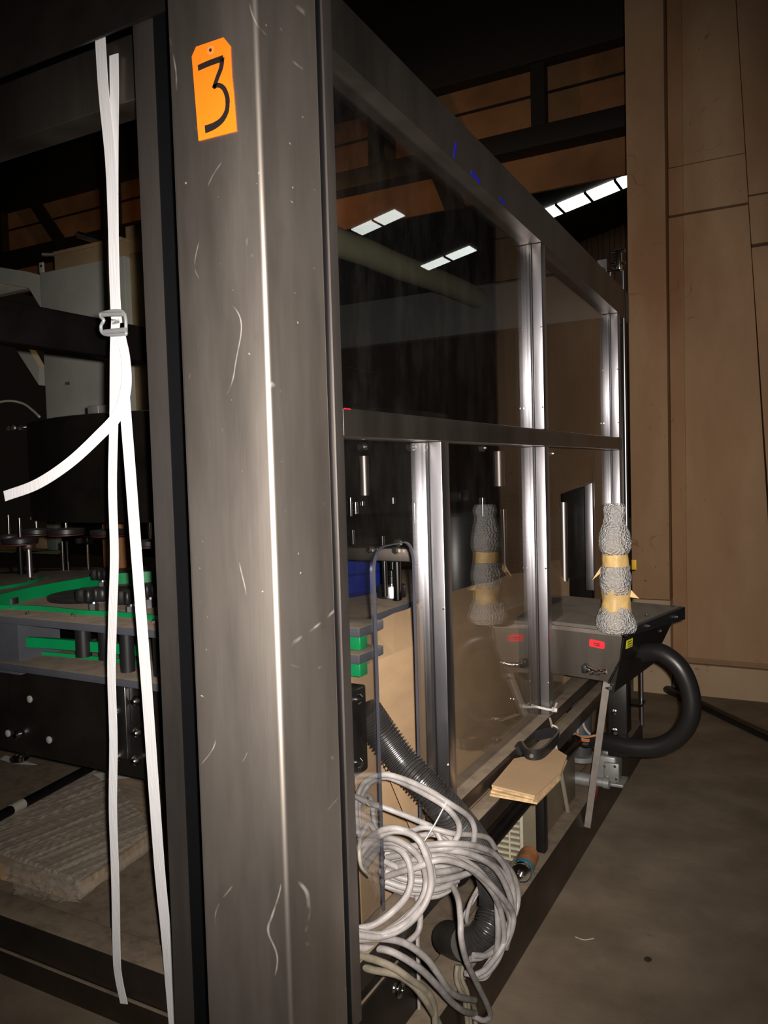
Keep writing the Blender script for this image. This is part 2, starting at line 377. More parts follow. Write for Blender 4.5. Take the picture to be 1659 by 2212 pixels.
# roof: two slopes meeting at a ridge that runs along Y
RX, RZ, SL = -1.5, 8.97, 0.22
def roof_z(x): return RZ - SL * abs(x - RX)
ceil_ = S(thing('ceiling', (RX, 10, RZ), 'dark pitched roof deck high above', None)); 
for xe in (-16, 13):
    prism('roof_slope', [(RX, -3, RZ), (xe, -3, roof_z(xe)), (xe, 23.6, roof_z(xe)), (RX, 23.6, RZ)], (0, 0, 0.15), ROOFM, ceil_)
for y in (3.0, 13.0, 18.0):
    for xe in (-16, 13):
        prism('rafter', [(RX, y, RZ - .005), (xe, y, roof_z(xe) - .005), (xe, y, roof_z(xe) - 0.3), (RX, y, RZ - 0.3)], (0, 0.14, 0), GIRD, ceil_)
# rooflight bands: sheets set in the roof slope, bars between them
def skylight(n, x0, x1, y0, y1, cnt, label):
    z0 = roof_z(x0); w_ = S(thing(f'window_{n}', ((x0 + x1) / 2, (y0 + y1) / 2, roof_z((x0 + x1) / 2) - 0.05), label, None))
    for i in range(cnt):
        a = x0 + (x1 - x0) * i / cnt; b = x0 + (x1 - x0) * (i + 1) / cnt; g = (b - a) * 0.045
        a2, b2 = a + g, b - g
        prism('pane', [(a2, y0, roof_z(a2) - .04), (b2, y0, roof_z(b2) - .04), (b2, y1, roof_z(b2) - .04), (a2, y1, roof_z(a2) - .04)], (0, 0, 0.02), SKYL, w_)
        prism('glazing_bar', [(b2, y0, roof_z(b2) - .05), (b + g, y0, roof_z(b + g) - .05), (b + g, y1, roof_z(b + g) - .05), (b2, y1, roof_z(b2) - .05)], (0, 0, 0.04), GIRD, w_)
skylight(1, -6.5, -2.9, 20.0, 20.75, 5, 'bright rooflight strip showing above the far end of the machine guard')
skylight(2, 6.24, 7.7, 19.6, 20.1, 2, 'rooflight strip on the other roof slope, mirrored low in the guard glass')
skylight(3, 6.45, 7.6, 15.85, 16.35, 2, 'nearer rooflight strip on the other roof slope, mirrored beside the corner post')
# far gable wall of ribbed sheet
V = []; F = []; xs = []; x = -16.0
while x < 13: xs += [(x, 0), (x + .16, 0), (x + .19, -.05), (x + .29, -.05)]; x += .32
for (x, d) in xs: V += [(x, 23.5 + d, 0), (x, 23.5 + d, roof_z(x) - .01)]
F = [(2 * i, 2 * i + 2, 2 * i + 3, 2 * i + 1) for i in range(len(xs) - 1)]
S(mesh('wall_back', V, F, WALLM), label='brown ribbed sheet gable wall far behind the machine')
# sheeted truss girder across the hall
gir = S(thing('trim_1', (-5.5, 8, 4.1), 'rust stained sheet girder crossing under the roof', None))
xa = -13.0
for i, xb in enumerate((-10.6, -8.3, -6.1, -4.3, -2.45, -0.9, 1.5)):
    box('sheet', (xa + .03, xb - .03), (8.03, 8.07), (4.86, 5.46), CURTAIN, gir); 
    box('web_post', (xb - .07, xb + .07), (7.9, 8.02), (4.85, 5.6), GIRD, gir); xa = xb
box('sheet', (-13, 1.5), (8.12, 8.16), (4.30, 4.66), CURTAIN, gir)
box('bottom_chord', (-13, 1.5), (7.88, 8.12), (4.66, 4.86), GIRD, gir, 0.01)
box('tie_rod', (-13, 1.5), (7.99, 8.01), (5.19, 5.21), GIRD, gir)
box('top_chord', (-13, 1.5), (7.85, 8.15), (5.46, 6.4), GIRD, gir, 0.01)
for xb, xc in ((-9.9, -8.9), (-3.95, -3.45)):
    prism('brace', [(xb, 7.86, 5.46), (xb + .22, 7.86, 5.46), (xc + .22, 7.86, 4.2), (xc, 7.86, 4.2)], (0, .05, 0), GIRD, gir)
# a small warm lamp hangs behind the machine and lights the girder
lamp = thing('hanging_lamp', (-5.6, 6.6, 4.5), 'small warm bell lamp hanging behind the machine', 'lamp')
lathe('shade', [(0.16, 0), (0.14, 0.06), (0.06, 0.14), (0.03, 0.16)], (-5.6, 6.6, 4.5), BLACKMET, lamp)
rod('stem', (-5.6, 6.6, 4.66), (-5.6, 6.6, roof_z(-5.6)), 0.012, BLACKMET, lamp)
lb = light('lamp_bulb', 'POINT', (0, 0, -0.06), 36, (1.0, 0.52, 0.16), 0.05); lb.parent = lamp

# big concrete pier at the right, cast in panels
pier = S(thing('wall_right', (-0.36, 5.6, 0), 'stained brown concrete pier beside the machine', None))
ea, eb = P(1590, 0, Y=5.5), P(1640, 800, Y=5.5)
def ex(z): return ea.x + (eb.x - ea.x) * (z - ea.z) / (eb.z - ea.z)
prism('pier_fin', [(-1.10, 5.42, 0.62), (-0.865, 5.42, 0.62), (-0.865, 5.42, 8.5), (-1.10, 5.42, 8.5)], (0, .5, 0), CONC, pier)
prism('pier_foot', [(-1.10, 5.415, 0.0), (-0.862, 5.415, 0.0), (-0.862, 5.415, 0.615), (-1.10, 5.415, 0.615)], (0, .5, 0), CONC2, pier)
zj = [(0.235, P(1530, 457, Y=5.5).z), (P(1530, 450, Y=5.5).z, P(1530, 346, Y=5.5).z), (P(1530, 343, Y=5.5).z, 8.5)]
for i, (a, b) in enumerate(zj):
    dy = (0, 0.012, 0.02)[i]
    prism('pier_strip', [(-0.86, 5.505 + dy, a), (-0.772, 5.505 + dy, a), (-0.772, 5.505 + dy, b), (-0.86, 5.505 + dy, b)], (0, .45, 0), CONC3, pier)
    prism('pier_panel', [(-0.77, 5.5 + dy, a), (ex(a) - .004, 5.5 + dy, a), (ex(b) - .004, 5.5 + dy, b), (-0.77, 5.5 + dy, b)], (0, .45, 0), CONC, pier)
    prism('pier_panel', [(ex(a) + .012, 5.53 + dy, a - (.25 if i else 0)), (0.37, 5.53 + dy, a - (.25 if i else 0)), (0.37, 5.53 + dy, b - .255), (ex(b) + .012, 5.53 + dy, b - .255)], (0, .42, 0), CONC, pier)
prism('pier_plinth', [(-0.855, 5.46, 0), (0.37, 5.46, 0), (0.37, 5.46, .2), (-0.855, 5.46, .2)], (0, .5, 0), CONC2, pier)
prism('pier_ledge', [(-0.855, 5.485, .205), (0.37, 5.485, .205), (0.37, 5.53, .232), (-0.855, 5.53, .232)], (0, .02, 0.003), CONC, pier)

# ================================================================== GUARD ENCLOSURE
enc = thing('machine_guard', (-1.6, 2.6, 0), 'tall stainless steel machine guard with glass panes, filling the middle of the picture', 'machine guard')
XO, XG = -0.80, -0.838
# corner post with rounded arrises
box('corner_post', (-0.991, XO), (1.087, 1.271), (0, 2.95), STEEL, enc, 0.009, 5, label='wide brushed steel corner post')
jl, jr = P(332, 1106, Y=1.29).x, P(373, 1106, Y=1.29).x
box('gasket', (jr + .001, -0.96), (1.291, 1.33), (0.0, 2.95), BLACKRUB, enc)
box('gasket', (-0.95, XO - .004), (1.272, 1.288), (0.0, 2.95), BLACKRUB, enc)
box('door_jamb', (jl, jr), (1.29, 1.36), (0.2, 2.95), STEEL_M, enc)
box('frame_stile', (-0.86, XO), (1.289, 1.318), (0.42, 2.40), STEEL_M, enc)
# rails along the glazed side
def tz(y, z0, z1): return z0 + (z1 - z0) * (y - 1.32) / 2.43
prism('top_rail', [(XO, 1.319, 2.29), (XO, 3.95, tz(3.95, 2.29, 2.18)), (XO, 3.95, tz(3.95, 2.40, 2.31)), (XO, 1.319, 2.40)], (-.07, 0, 0), STEEL_D, enc)
box('mid_rail', (-0.87, XO), (1.319, 3.76), (1.57, 1.624), STEEL_D, enc, 0.002)
box('sill_rail', (-0.87, XO), (1.77, 3.76), (0.626, 0.668), STEEL_DUST, enc, 0.003)
box('sill_rail', (-0.87, XO - .004), (1.319, 1.765), (0.47, 0.53), STEEL_DUST, enc, 0.003)
box('support_rail', (-0.799, -0.752), (1.80, 3.9), (0.578, 0.625), STEEL_DUST, enc, 0.004)
rod('under_pipe', (-.825, 1.86, .455), (-.825, 3.0, .455), .026, BLACKMET, enc, 16)
for y in (1.9, 2.9): box('pipe_hanger', (-.83, -.82), (y, y + .02), (.48, .625), BLACKMET, enc)
# uprights
for y, z0, z1 in ((2.595, 1.625, tz(2.62, 2.29, 2.18)), (2.595, .669, 1.569), (1.77, .669, 1.569), (3.715, 1.625, tz(3.74, 2.29, 2.18)), (3.715, .669, 1.569)):
    mu_ = box('mullion', (-0.86, XO - .002), (y, y + .045), (z0, z1), STEEL_L, enc, 0.002)
    box('glazing_bead', (-0.836, -0.833), (y - .004, y - .0005), (z0, z1), BLACKRUB, mu_)
    for f in (.12, .55): bolt((-.806, y - .0005, z0 + (z1 - z0) * f), (0, -1, 0), .003, .004, mu_, name='screw')
# panes
def pane(pts, label=None):
    return prism('pane', [Vector((XG - .006, y, z)) for y, z in pts], (0.006, 0, 0), GLASS, enc, label)
def rect(y0, y1, z0, z1): return [(y0, z0), (y1, z0), (y1, z1), (y0, z1)]
pane([(1.319, 1.625), (2.594, 1.625), (2.594, tz(2.594, 2.29, 2.18)), (1.319, 2.29)]); pane([(2.641, 1.625), (3.714, 1.625), (3.714, tz(3.714, 2.29, 2.18)), (2.641, tz(2.641, 2.29, 2.18))]); pane(rect(1.815, 2.594, .668, 1.57))
def arc(cy, cz, r, a0, a1, n=6): return [(cy + r * math.cos(R_(a0 + (a1 - a0) * i / n)), cz + r * math.sin(R_(a0 + (a1 - a0) * i / n))) for i in range(n + 1)]
y0c, y1c, zc = 1.492, 1.683, 1.338
cut = [(y0c, .545)] + arc(y0c + .05, zc - .05, .05, 180, 90) + arc(y1c - .05, zc - .05, .05, 90, 0) + [(y1c, .668)]
pcut = pane([(1.319, .545)] + cut + [(1.769, .668), (1.769, 1.569), (1.319, 1.569)], label='clear pane with a tall rounded cut-out')
# bright cut edge round the opening
ed = [Vector((XG - .003, y, z)) for y, z in cut]
ribbon('cut_edge', ed, (1, 0, 0), .0065, .003, mat('polished_edge', (0.05, 0.05, 0.065), 0.3), pcut)
cy0, cy1, cz1 = P(1212, 1100, X=XG).y, P(1283, 1100, X=XG).y, 1.43
pane([(2.641, .669), (2.641, 1.569), (3.714, 1.569), (3.714, .669), (cy1, .669), (cy1, cz1), (cy0, cz1 - .03), (cy0, .669)], label='clear pane cut away around the infeed trough')
box('cut_flange', (XG - .03, XG + .004), (cy1 - .035, cy1), (0.98, cz1), STEEL_L, enc, 0.002)
# base frame and drip pan
box('base_beam', (-0.915, -0.81), (1.52, 4.2), (0, .186), STEEL_DUST, enc, 0.004)
box('base_beam', (-3.2, -0.92), (1.52, 1.62), (0, .19), STEEL_DUST, enc, 0.004)
box('base_ledge', (-3.2, -0.92), (1.505, 1.519), (.015, .09), STEEL_DUST, enc, 0.003)
box('drip_pan', (-5.2, -0.916), (1.62, 4.2), (.04, .07), STEEL_DUST, enc)
# front header
box('header_panel', (-3.2, -1.0), (1.275, 1.285), (2.445, 3.0), DARKPAN, enc, 0.002)
box('header_beam', (-3.2, -1.0), (1.42, 1.50), (2.38, 2.53), STEEL_D, enc, 0.004)
box('side_beam', (-2.32, -2.24), (1.52, 4.1), (P(0, 736, X=-2.24).z, P(0, 645, X=-2.24).z), BLACKMET, enc, 0.004)
box('cross_beam', (-3.0, -0.88), (3.80, 3.88), (P(950, 728, Y=3.8).z, P(950, 628, Y=3.8).z), mat('grey_beam', (0.05, 0.055, 0.052), .5), enc, 0.004)
# far corner: dark post with guide rods and end fittings
box('far_post', (-0.90, -0.835), (3.97, 4.05), (0.0, 2.33), BLACKMET, enc, 0.004)
g1 = P(1349, 800, Y=3.85); g2 = P(1319, 640, Y=3.8)
rod('guide_rod', (g1.x, 3.85, 0.95), (g1.x, 3.85, P(1350, 585, Y=3.85).z), 0.009, STEEL_L, enc)
rod('guide_rod', (-0.80, 4.13, 0.187), (-0.80, 4.13, .78), 0.010, STEEL_L, enc)
for z in (.30, .72): box('rod_bracket', (-.86, -.785), (4.051, 4.145), (z, z + .012), BLACKMET, enc)
rod('guide_rod', (g2.x, 3.8, 2.19), (g2.x, 3.8, P(1319, 588, Y=3.8).z), 0.009, STEEL_L, enc)
c1 = P(1336, 560, Y=3.84)
box('rod_clamp', (c1.x - .012, c1.x + .012), (3.83, 3.87), (c1.z - .05, c1.z + .04), CHROME, enc, 0.004)
rod('clamp_pin', c1 + Vector((-.03, 0, .035)), c1 + Vector((.03, 0, .035)), 0.008, CHROME, enc)
rod('clamp_pin', c1 + Vector((-.035, 0, -.02)), c1 + Vector((.03, 0, -.02)), 0.007, CHROME, enc)
rod('clamp_arm', c1 + Vector((-.05, 0, -.045)), c1 + Vector((-.005, 0, -.045)), 0.006, CHROME, enc)
pc = P(1300, 575, Y=3.84)
box('end_bracket', (pc.x - .02, pc.x + .022), (3.84, 3.845), (2.345, pc.z + .03), STEEL_L, enc)
# fixings on the rails
for x_, y_ in ((776, 966), (881, 966), (1036, 968), (1184, 980)):
    q = P(x_, y_, X=-0.875); bolt(q, (1, 0, 0), .010, .022, enc)
# felt pen marks on the top rail and a red dab on the mid rail
def mark(pts, X, wd, m, name):
    q = spline([P(a, b, X=X) for a, b in pts], 4); ribbon(name, q, (0, 1, .6), wd, .0012, m, enc)
mark([(986, 308), (983, 325), (981, 340)], XO + .0008, .006, BLUEMARK, 'pen_mark')
mark([(1018, 372), (1030, 385), (1036, 394)], XO + .0008, .009, BLUEMARK, 'pen_mark')
mark([(1080, 428), (1090, 440)], XO + .0008, .008, BLUEMARK, 'pen_mark')
ribbon('red_dab', [Vector((XO + .001, 1.322, 1.6225)), Vector((XO + .001, 1.345, 1.6225))], (0, 0, 1), .0022, .001, REDMARK, enc)
# lower panel under the opening, with its edge trim and ring bolt
box('skirt_panel', (-0.90, -0.868), (1.33, 1.70), (0.19, .468), DARKPAN, enc, .003)
box('skirt_edge', (-0.867, -0.860), (1.69, 1.70), (0.19, .466), mat('bare_edge', (.42, .38, .34), .5), enc, .001)
rod('skirt_fold', P(752, 2205, X=-.85), P(866, 2070, X=-.85), .005, STEEL_DUST, enc, 8)
rb = P(846, 2132, X=-.86)
bolt(rb, (1, 0, 0), .012, .01, enc)
tube('ring_bolt', [rb + Vector((.022, .014 * math.cos(a), .014 * math.sin(a))) for a in [i * math.pi / 4 for i in range(8)]], .004, CHROME, enc, 8, 4, True)
# black bow handle on the sill
hq = [Vector((-.7985, 2.255, .650))] + [P(x, y, Z=.676) for x, y in ((1126, 1612), (1140, 1628), (1162, 1630), (1180, 1620), (1204, 1594), (1204, 1586), (1192, 1582))]; hq.append(Vector((-.7985, hq[-1].y + .02, .650)))
hb = ribbon('bow_handle', spline(hq, 6), (0, 0, 1), .030, .007, BLACKPL, enc)
bolt(P(1148, 1632, Z=.674), (.3, -1, 0), .006, .006, hb)

# ------------------------------------------------------------------ inspection tag
YT = 1.0865
def tp(u, v, d=0): return P(u * .42194, v * .42194, Y=YT - d)
tg = thing('paper_tag', P(470, 300, Y=YT), 'orange paper tag marked 3 stuck on the steel corner post', 'tag')
tcard = prism('tag_card', [tp(*q) for q in ((983, 290), (1005, 240), (1145, 192), (1180, 235), (1188, 390), (1196, 470), (1212, 672), (1018, 722))], (0, -0.0008, 0), ORANGE, tg)
def stroke(pts, wds, name):
    q = [tp(*p, d=.0013) for p in pts]; k = 6; path = spline(q, k); n = len(path)
    ws = [wds[0] + (wds[1] - wds[0]) * i / (n - 1) for i in range(n)]
    ribbon(name, path, [(Vector((0, -1, 0)).cross((path[min(i + 1, n - 1)] - path[max(i - 1, 0)]).normalized())) for i in range(n)], 0, .0006, INK, tcard, widths=ws)
stroke([(1014, 348), (1075, 322), (1142, 298)], (.0095, .010), 'ink_stroke')
stroke([(1138, 295), (1132, 345), (1112, 400), (1094, 452)], (.009, .008), 'ink_stroke')
stroke([(1092, 446), (1118, 436), (1145, 452), (1162, 492), (1166, 528)], (.007, .009), 'ink_stroke')
stroke([(1166, 522), (1160, 570), (1135, 615), (1095, 645), (1050, 663)], (.008, .013), 'ink_stroke')
hc = tp(1078, 257, .0012)
lathe('tag_eyelet', [(.0075, 0), (.0075, .0006), (.003, .0008)], hc, mat('tag_patch', (.75, .25, .05), .7), tcard, 16, 'Y')
lathe('tag_hole', [(.0028, -.0002), (.0026, -.0010)], hc, INK, tcard, 12, 'Y')

# ------------------------------------------------------------------ white strapping with wire buckle
YS = 1.40
def sp(pts, Y=YS): return [P(a, b, Y=(c[0] if c else Y)) for a, b, *c in pts]
st = thing('lashing_strap', P(250, 2150, Y=1.48), 'white woven lashing strap with a wire buckle hanging beside the post', 'strap')
FR = (1, 0, 0)
ribbon('strap_tail', spline(sp([(216, 74, 1.40), (224, 200, 1.40), (238, 340, 1.40), (244, 470, 1.40), (247, 590, 1.40), (250, 670, 1.40), (253, 700, 1.40)]), 6), FR, .032, .002, STRAP, st)
ribbon('strap_tail', spline(sp([(246, 118, 1.41), (247, 200, 1.41), (246, 330, 1.406), (246, 450, 1.404), (248, 600, 1.404), (252, 672, 1.403)]), 6), FR, .028, .002, STRAP, st)
ribbon('strap_leg', spline(sp([(250, 690, 1.40), (247, 760, 1.40), (246, 900, 1.40), (243, 1050, 1.41), (247, 1200, 1.41), (243, 1340, 1.42), (241, 1460, 1.43), (245, 1600, 1.44), (244, 1750, 1.45), (249, 1900, 1.465), (252, 2060, 1.48), (256, 2110, 1.486), (268, 2168, 1.488)]), 6), FR, .0275, .002, STRAP, st)
ribbon('strap_leg', spline(sp([(258, 725, 1.395), (264, 800, 1.395), (272, 900, 1.395), (283, 1040, 1.40), (295, 1200, 1.40), (308, 1370, 1.41), (318, 1500, 1.42), (332, 1700, 1.43), (346, 1890, 1.45), (360, 2030, 1.465), (370, 2150, 1.483), (378, 2240, 1.483)]), 6), FR, .034, .002, STRAP, st)
# loose end: leaves the buckle, twists edge-on and sweeps out to the left
lp = spline(sp([(262, 728, 1.388), (272, 780, 1.38), (272, 840, 1.372), (255, 895, 1.37), (215, 940, 1.36), (150, 1000, 1.35), (80, 1046, 1.34), (10, 1072, 1.33)]), 8)
n_ = len(lp); wd_ = []
for i in range(n_):
    t = i / (n_ - 1); k = min(1, max(0, (t - .15) / .3)); tt = (lp[min(i + 1, n_ - 1)] - lp[max(i - 1, 0)]).normalized()
    flat = tt.cross(Vector((.62, -.76, .18))); flat = flat if flat.x > 0 else -flat
    v_ = Vector(FR) * (1 - k) + flat * k
    if wd_ and v_.dot(wd_[-1]) < 0: v_ = -v_
    wd_.append(v_)
ribbon('loose_end', lp, wd_, .026, .002, STRAP, st)
bk = [(222, 676), (266, 674), (272, 716), (268, 722), (226, 722), (218, 706), (224, 692), (218, 684)]
wb = tube('wire_buckle', [P(a, b, Y=1.385) for a, b in bk], .0042, WIRE, st, 10, 5, True, label='bent galvanised wire buckle')
rod('buckle_bar', P(222, 679, Y=1.378), P(267, 678, Y=1.378), .0055, WIRE, wb)
rod('buckle_bar', P(226, 717, Y=1.378), P(271, 712, Y=1.378), .0055, WIRE, wb)

# ================================================================== ROTARY MACHINE INSIDE
YF = 1.86
rot = thing('rotary_machine', (-1.9, 2.6, .07), 'dusty rotary bottling carousel with grey plates and green guides inside the guard', 'machine')
zt = P(170, 1346, Y=YF).z; zl = P(150, 1447, Y=YF).z
box('table_plate', (-5.0, -1.32), (YF, 3.6), (zt - .026, zt), GREYPVC, rot, .002)
box('lower_plate', (-2.59, -1.32), (YF - .02, 3.0), (zl - .026, zl), GREYPVC, rot, .002)
box('plate_standoff', (-2.75, -2.53), (YF + .02, YF + .2), (zl - .05, zt - .027), GREYPVC, rot)
# green guide rails: upright bands standing on the plates
def guide(pts, z0, z1, th=.008):
    q = spline([P(a, b, Z=z1) for a, b in pts], 6)
    q = [Vector((p.x, p.y, (z0 + z1) / 2)) for p in q]; ribbon('guide_rail', q, (0, 0, 1), z1 - z0, th, GREEN, rot)
guide([(-90, 1302), (0, 1306), (90, 1309), (174, 1317), (262, 1322), (345, 1330)], zt + .001, zt + .018)
guide([(-90, 1318), (-20, 1290), (40, 1274), (110, 1260), (175, 1249), (225, 1240), (280, 1237), (345, 1233)], zt + .001, zt + .05)
guide([(-90, 1284), (-20, 1270), (40, 1260), (80, 1250), (95, 1240)], zt + .001, zt + .015)
guide([(60, 1376), (100, 1378), (180, 1384), (260, 1390), (310, 1394)], zl + .05, zl + .085, .02)
guide([(40, 1403), (100, 1408), (150, 1412), (230, 1420), (310, 1428)], zl + .001, zl + .014)
# second pair of guides at the glazed end, seen through the side opening
for yy in (1383, 1440):
    a = P(771, yy, X=-.93); gb = box('guide_block', (-1.25, -.905), (a.y - .03, P(818, yy, X=-.92).y), (a.z + .013, a.z + .034), GREYPVC, rot, .002)
    box('guide_end', (-.96, -.91), (a.y - .02, a.y + .014), (a.z - .018, a.z + .0125), GREEN, gb, .002)
def onplate(x, y): return P(x, y, Z=zt)
# star knobs on hex posts
for x, y, r in ((203, 1322, .062), (222, 1272, .05), (284, 1328, .05), (325, 1312, .045)):
    b = onplate(x, y); kn = star_knob('star_knob', b + Vector((0, 0, .042)), r, .045, BLACKPL, rot); bolt(b, (0, 0, 1), .019, .044, kn, STEEL_L, 'hex_post')
b = onplate(24, 1304); lathe('stop_puck', [(.028, 0), (.028, .022), (.024, .025)], b, BLACKPL, rot)
b = onplate(180, 1290); lathe('star_wheel', [(.20, 0), (.20, .014), (.19, .015)], b + Vector((0.05, .04, .0006)), BLACKPL, rot, 48)
for x, y in ((158, 1333), (333, 1346), (121, 1272), (102, 1286), (158, 1292), (66, 1253), (332, 1271), (258, 1285), (60, 1329), (24, 1317)):
    bolt(onplate(x, y), (0, 0, 1), .010, .013, rot)
for x in (164, 214, 258, 330):
    b = P(x, 1372, Y=YF + .03); lathe('roller', [(.027, zl + .035), (.027, zt - .027)] if x < 250 else [(.024, zl + .001), (.024, zt - .027)], (b.x, b.y + .03, 0), BLACKPL, rot)
# gearbox housing below with its fittings
box('housing', (-4.0, -1.32), (YF + .05, 3.0), (P(150, 1650, Y=YF + .05).z, zl - .027), DARKPAN, rot, .006)
for x, y in ((65, 1510), (18, 1584), (107, 1598)):
    lathe('plug', [(.013, 0), (.013, -.004), (.010, -.006)], P(x, y, Y=YF + .05), mat('grey_plug', (.36, .34, .31), .5), rot, 16, 'Y')
lathe('hand_knob', [(.008, 0), (.016, -.006), (.016, -.02), (.010, -.026)], P(45, 1585, Y=YF + .05), CHROME, rot, 18, 'Y')
lathe('drain_cup', [(.028, 0), (.03, .012), (.012, .022)], P(45, 1640, Y=YF + .03), CHROME, rot)
a, c = P(252, 1480, Y=YF + .04), P(281, 1638, Y=YF + .04)
box('angle_bracket', (a.x, c.x), (YF + .03, YF + .049), (c.z, a.z), STEEL_L, rot, .002)
for x, y in ((300, 1512), (303, 1580), (258, 1532), (262, 1630), (300, 1640)):
    lathe('pipe_elbow', [(.014, 0), (.018, -.006), (.018, -.018), (.009, -.03)], P(x, y, Y=YF + .05), BOLT, rot, 14, 'Y')
# the black drum hood
DC = Vector((-2.35, 3.02, 0)); DR = 0.95
zb, ztp = P(200, 1127, Y=2.12).z, P(200, 898, Y=2.12).z
V = []; F = []; N = 72
for z, r in ((zb, DR), (zb, DR + .004), (zb + .02, DR + .004), (zb + .02, DR), (ztp - .06, DR), (ztp, DR), (ztp + .004, DR - .012), (ztp + .004, .05)):
    for j in range(N): V.append((DC.x + r * math.cos(2 * math.pi * j / N), DC.y + r * math.sin(2 * math.pi * j / N), z))
for i in range(7):
    for j in range(N): F.append((i * N + j, i * N + (j + 1) % N, (i + 1) * N + (j + 1) % N, (i + 1) * N + j))
F.append(tuple(range(N))); F.append(tuple(7 * N + j for j in range(N)))
mesh('drum_hood', V, F, DRUM, rot, True, sharp=40, label='glossy black round hood over the carousel')
a = P(120, 905, Y=2.45); ht = box('hood_tray', (a.x - .01, a.x + .42), (2.45, 2.60), (ztp + .004, ztp + .045), BLACKMET, rot, .003)
ST_ = mat('sparkle_foam', (.10, .10, .11), .5, bmp=.6, scale=120); box('tray_liner', (a.x + .01, a.x + .40), (2.443, 2.449), (ztp + .008, ztp + .038), ST_, ht)
b = P(215, 880, Y=2.6); box('junction_box', (b.x - .035, b.x + .035), (2.56, 2.62), (ztp + .0045, ztp + .095), ALU, rot, .004)
for x, y in ((24, 898), (42, 905), (70, 903), (98, 897), (43, 910)):
    q = P(x, y, Y=2.5); bolt((q.x, 2.45 + random.random() * .1, ztp + .004), (0, 0, 1), .011, .022, rot)
rod('air_pipe', (P(20, 897, Y=2.5).x, 2.5, ztp + .016), (P(105, 893, Y=2.5).x, 2.5, ztp + .016), .007, STEEL_L, rot)
tube('air_line', [P(-20, 872, Y=2.6), P(20, 866, Y=2.6), P(50, 872, Y=2.6), P(70, 886, Y=2.58), P(85, 900, Y=2.56)], .006, mat('clear_hose', (.35, .35, .28), .3), rot)
# shafts and bottle heads under the hood
def head(x, y, Y, r=.075):
    p = P(x, y, Y=Y); bh = lathe('bottle_head', [(.02, .02), (r, .014), (r, -.004), (r - .008, -.007)], p, BLACKPL, rot, 28); lathe('head_pad', [(r - .002, -.0075), (r - .002, -.012), (.02, -.013)], p, MAROON, bh, 28)
    lathe('head_spindle', [(.008, .021), (.008, max(.03, zb - p.z - .001))], p, CHROME, bh, 12)
for x, y, Y in ((143, 1150, 2.36), (79, 1150, 2.5), (44, 1170, 2.34), (235, 1152, 2.4), (325, 1175, 2.4), (20, 1163, 2.55)): head(x, y, Y)
for x, ya, yb, r, m in ((137, 1165, 1232, .009, CHROME), (191, 1163, 1230, .0075, CHROME), (65, 1180, 1246, .014, STEEL_L), (148, 1212, 1232, .005, CHROME), (46, 1178, 1240, .017, BLACKMET), (147, 1165, 1225, .012, BLACKMET)):
    q = onplate(x, yb); rod('shaft', (q.x, q.y, zt), (q.x, q.y, zt + (yb - ya) * q.length / 2050), r, m, rot)
q = onplate(191, 1230); zz = zt + .062 * q.length / 2.05
box('clamp_block', (q.x - .028, q.x + .028), (q.y - .025, q.y + .02), (zz - .006, zz + .035), BLACKMET, rot, .006)
lathe('clamp_knob', [(.016, 0), (.016, -.02), (.012, -.026)], (q.x - .02, q.y - .026, zz + .012), BLACKPL, rot, 16, 'Y')
rod('clamp_arm', (q.x + .02, q.y, zz + .02), (q.x + .2, q.y + .12, zz + .04), .010, BLACKMET, rot)
q = onplate(65, 1246); lathe('shaft_collar', [(.03, .14), (.034, .145), (.034, .165), (.026, .17)], (q.x, q.y, zt), STEEL_D, rot)
# shafts and rail seen through the side glass
box('inner_rail', (-1.55, -1.05), (2.10, 2.14), (P(800, 1190, Y=2.1).z - .03, P(800, 1190, Y=2.1).z + .01), STEEL_D, rot, .003)
for x, ya, yb, Y, r in ((830, 1200, 1288, 2.12, .008), (857, 1195, 1295, 2.3, .013), (847, 1185, 1230, 2.35, .009), (1217, 1085, 1255, 3.55, .016), (762, 1145, 1175, 2.0, .006), (826, 1158, 1178, 2.12, .006), (849, 1075, 1088, 2.1, .006), (895, 1087, 1115, 2.2, .007),
                    (786, 985, 1070, 2.4, .016), (1077, 975, 1050, 3.0, .022), (1042, 1075, 1115, 2.7, .010), (1088, 1100, 1235, 2.8, .009), (768, 1085, 1110, 2.1, .008), (783, 1083, 1092, 2.1, .007), (757, 1075, 1115, 2.2, .005), (895, 1090, 1130, 2.3, .006)):
    a, c = P(x, ya, Y=Y), P(x, yb, Y=Y); rod('shaft', (a.x, Y, c.z), (a.x, Y, a.z), r, CHROME if r < .0155 else STEEL_M, rot)
a = P(847, 1288, Y=2.45); lathe('steel_cup', [(.05, 0), (.05, .035), (.048, .04)], a, STEEL_L, rot); lathe('cup_stem', [(.016, .041), (.016, .07), (.010, .072), (.010, .09)], a, CHROME, rot)
for x, y in ((862, 1172), (802, 1186), (858, 1188)): bolt(P(x, y, Y=2.09), (0, -1, 0), .012, .02, rot)
a = P(1000, 1130, Y=3.1); lathe('tank', [(.14, 0), (.14, .30), (.13, .32)], (a.x - .04, 3.1, a.z - .27), mat('dark_tank', (.045, .045, .045), .35, .6), rot, 32)
box('top_arm', (-1.7, -1.15), (2.7, 2.78), (P(1040, 1085, Y=2.7).z, P(1040, 1060, Y=2.7).z), BLACKMET, rot, .006)
a, c = P(1214, 1062, Y=3.62), P(1270, 1250, Y=3.62)
box('switch_cabinet', (a.x, c.x + .02), (3.62, 3.9), (c.z - .12, a.z + .02), DRUM, rot, .004)
# the diagonal duct high inside
tube('air_duct', [P(560, 450, X=-1.5), P(720, 520, X=-1.5), P(790, 545, X=-1.5), P(860, 575, X=-1.5), P(960, 612, X=-1.5), P(1040, 648, X=-1.5)], .05, OLIVE, rot, 18, 6)

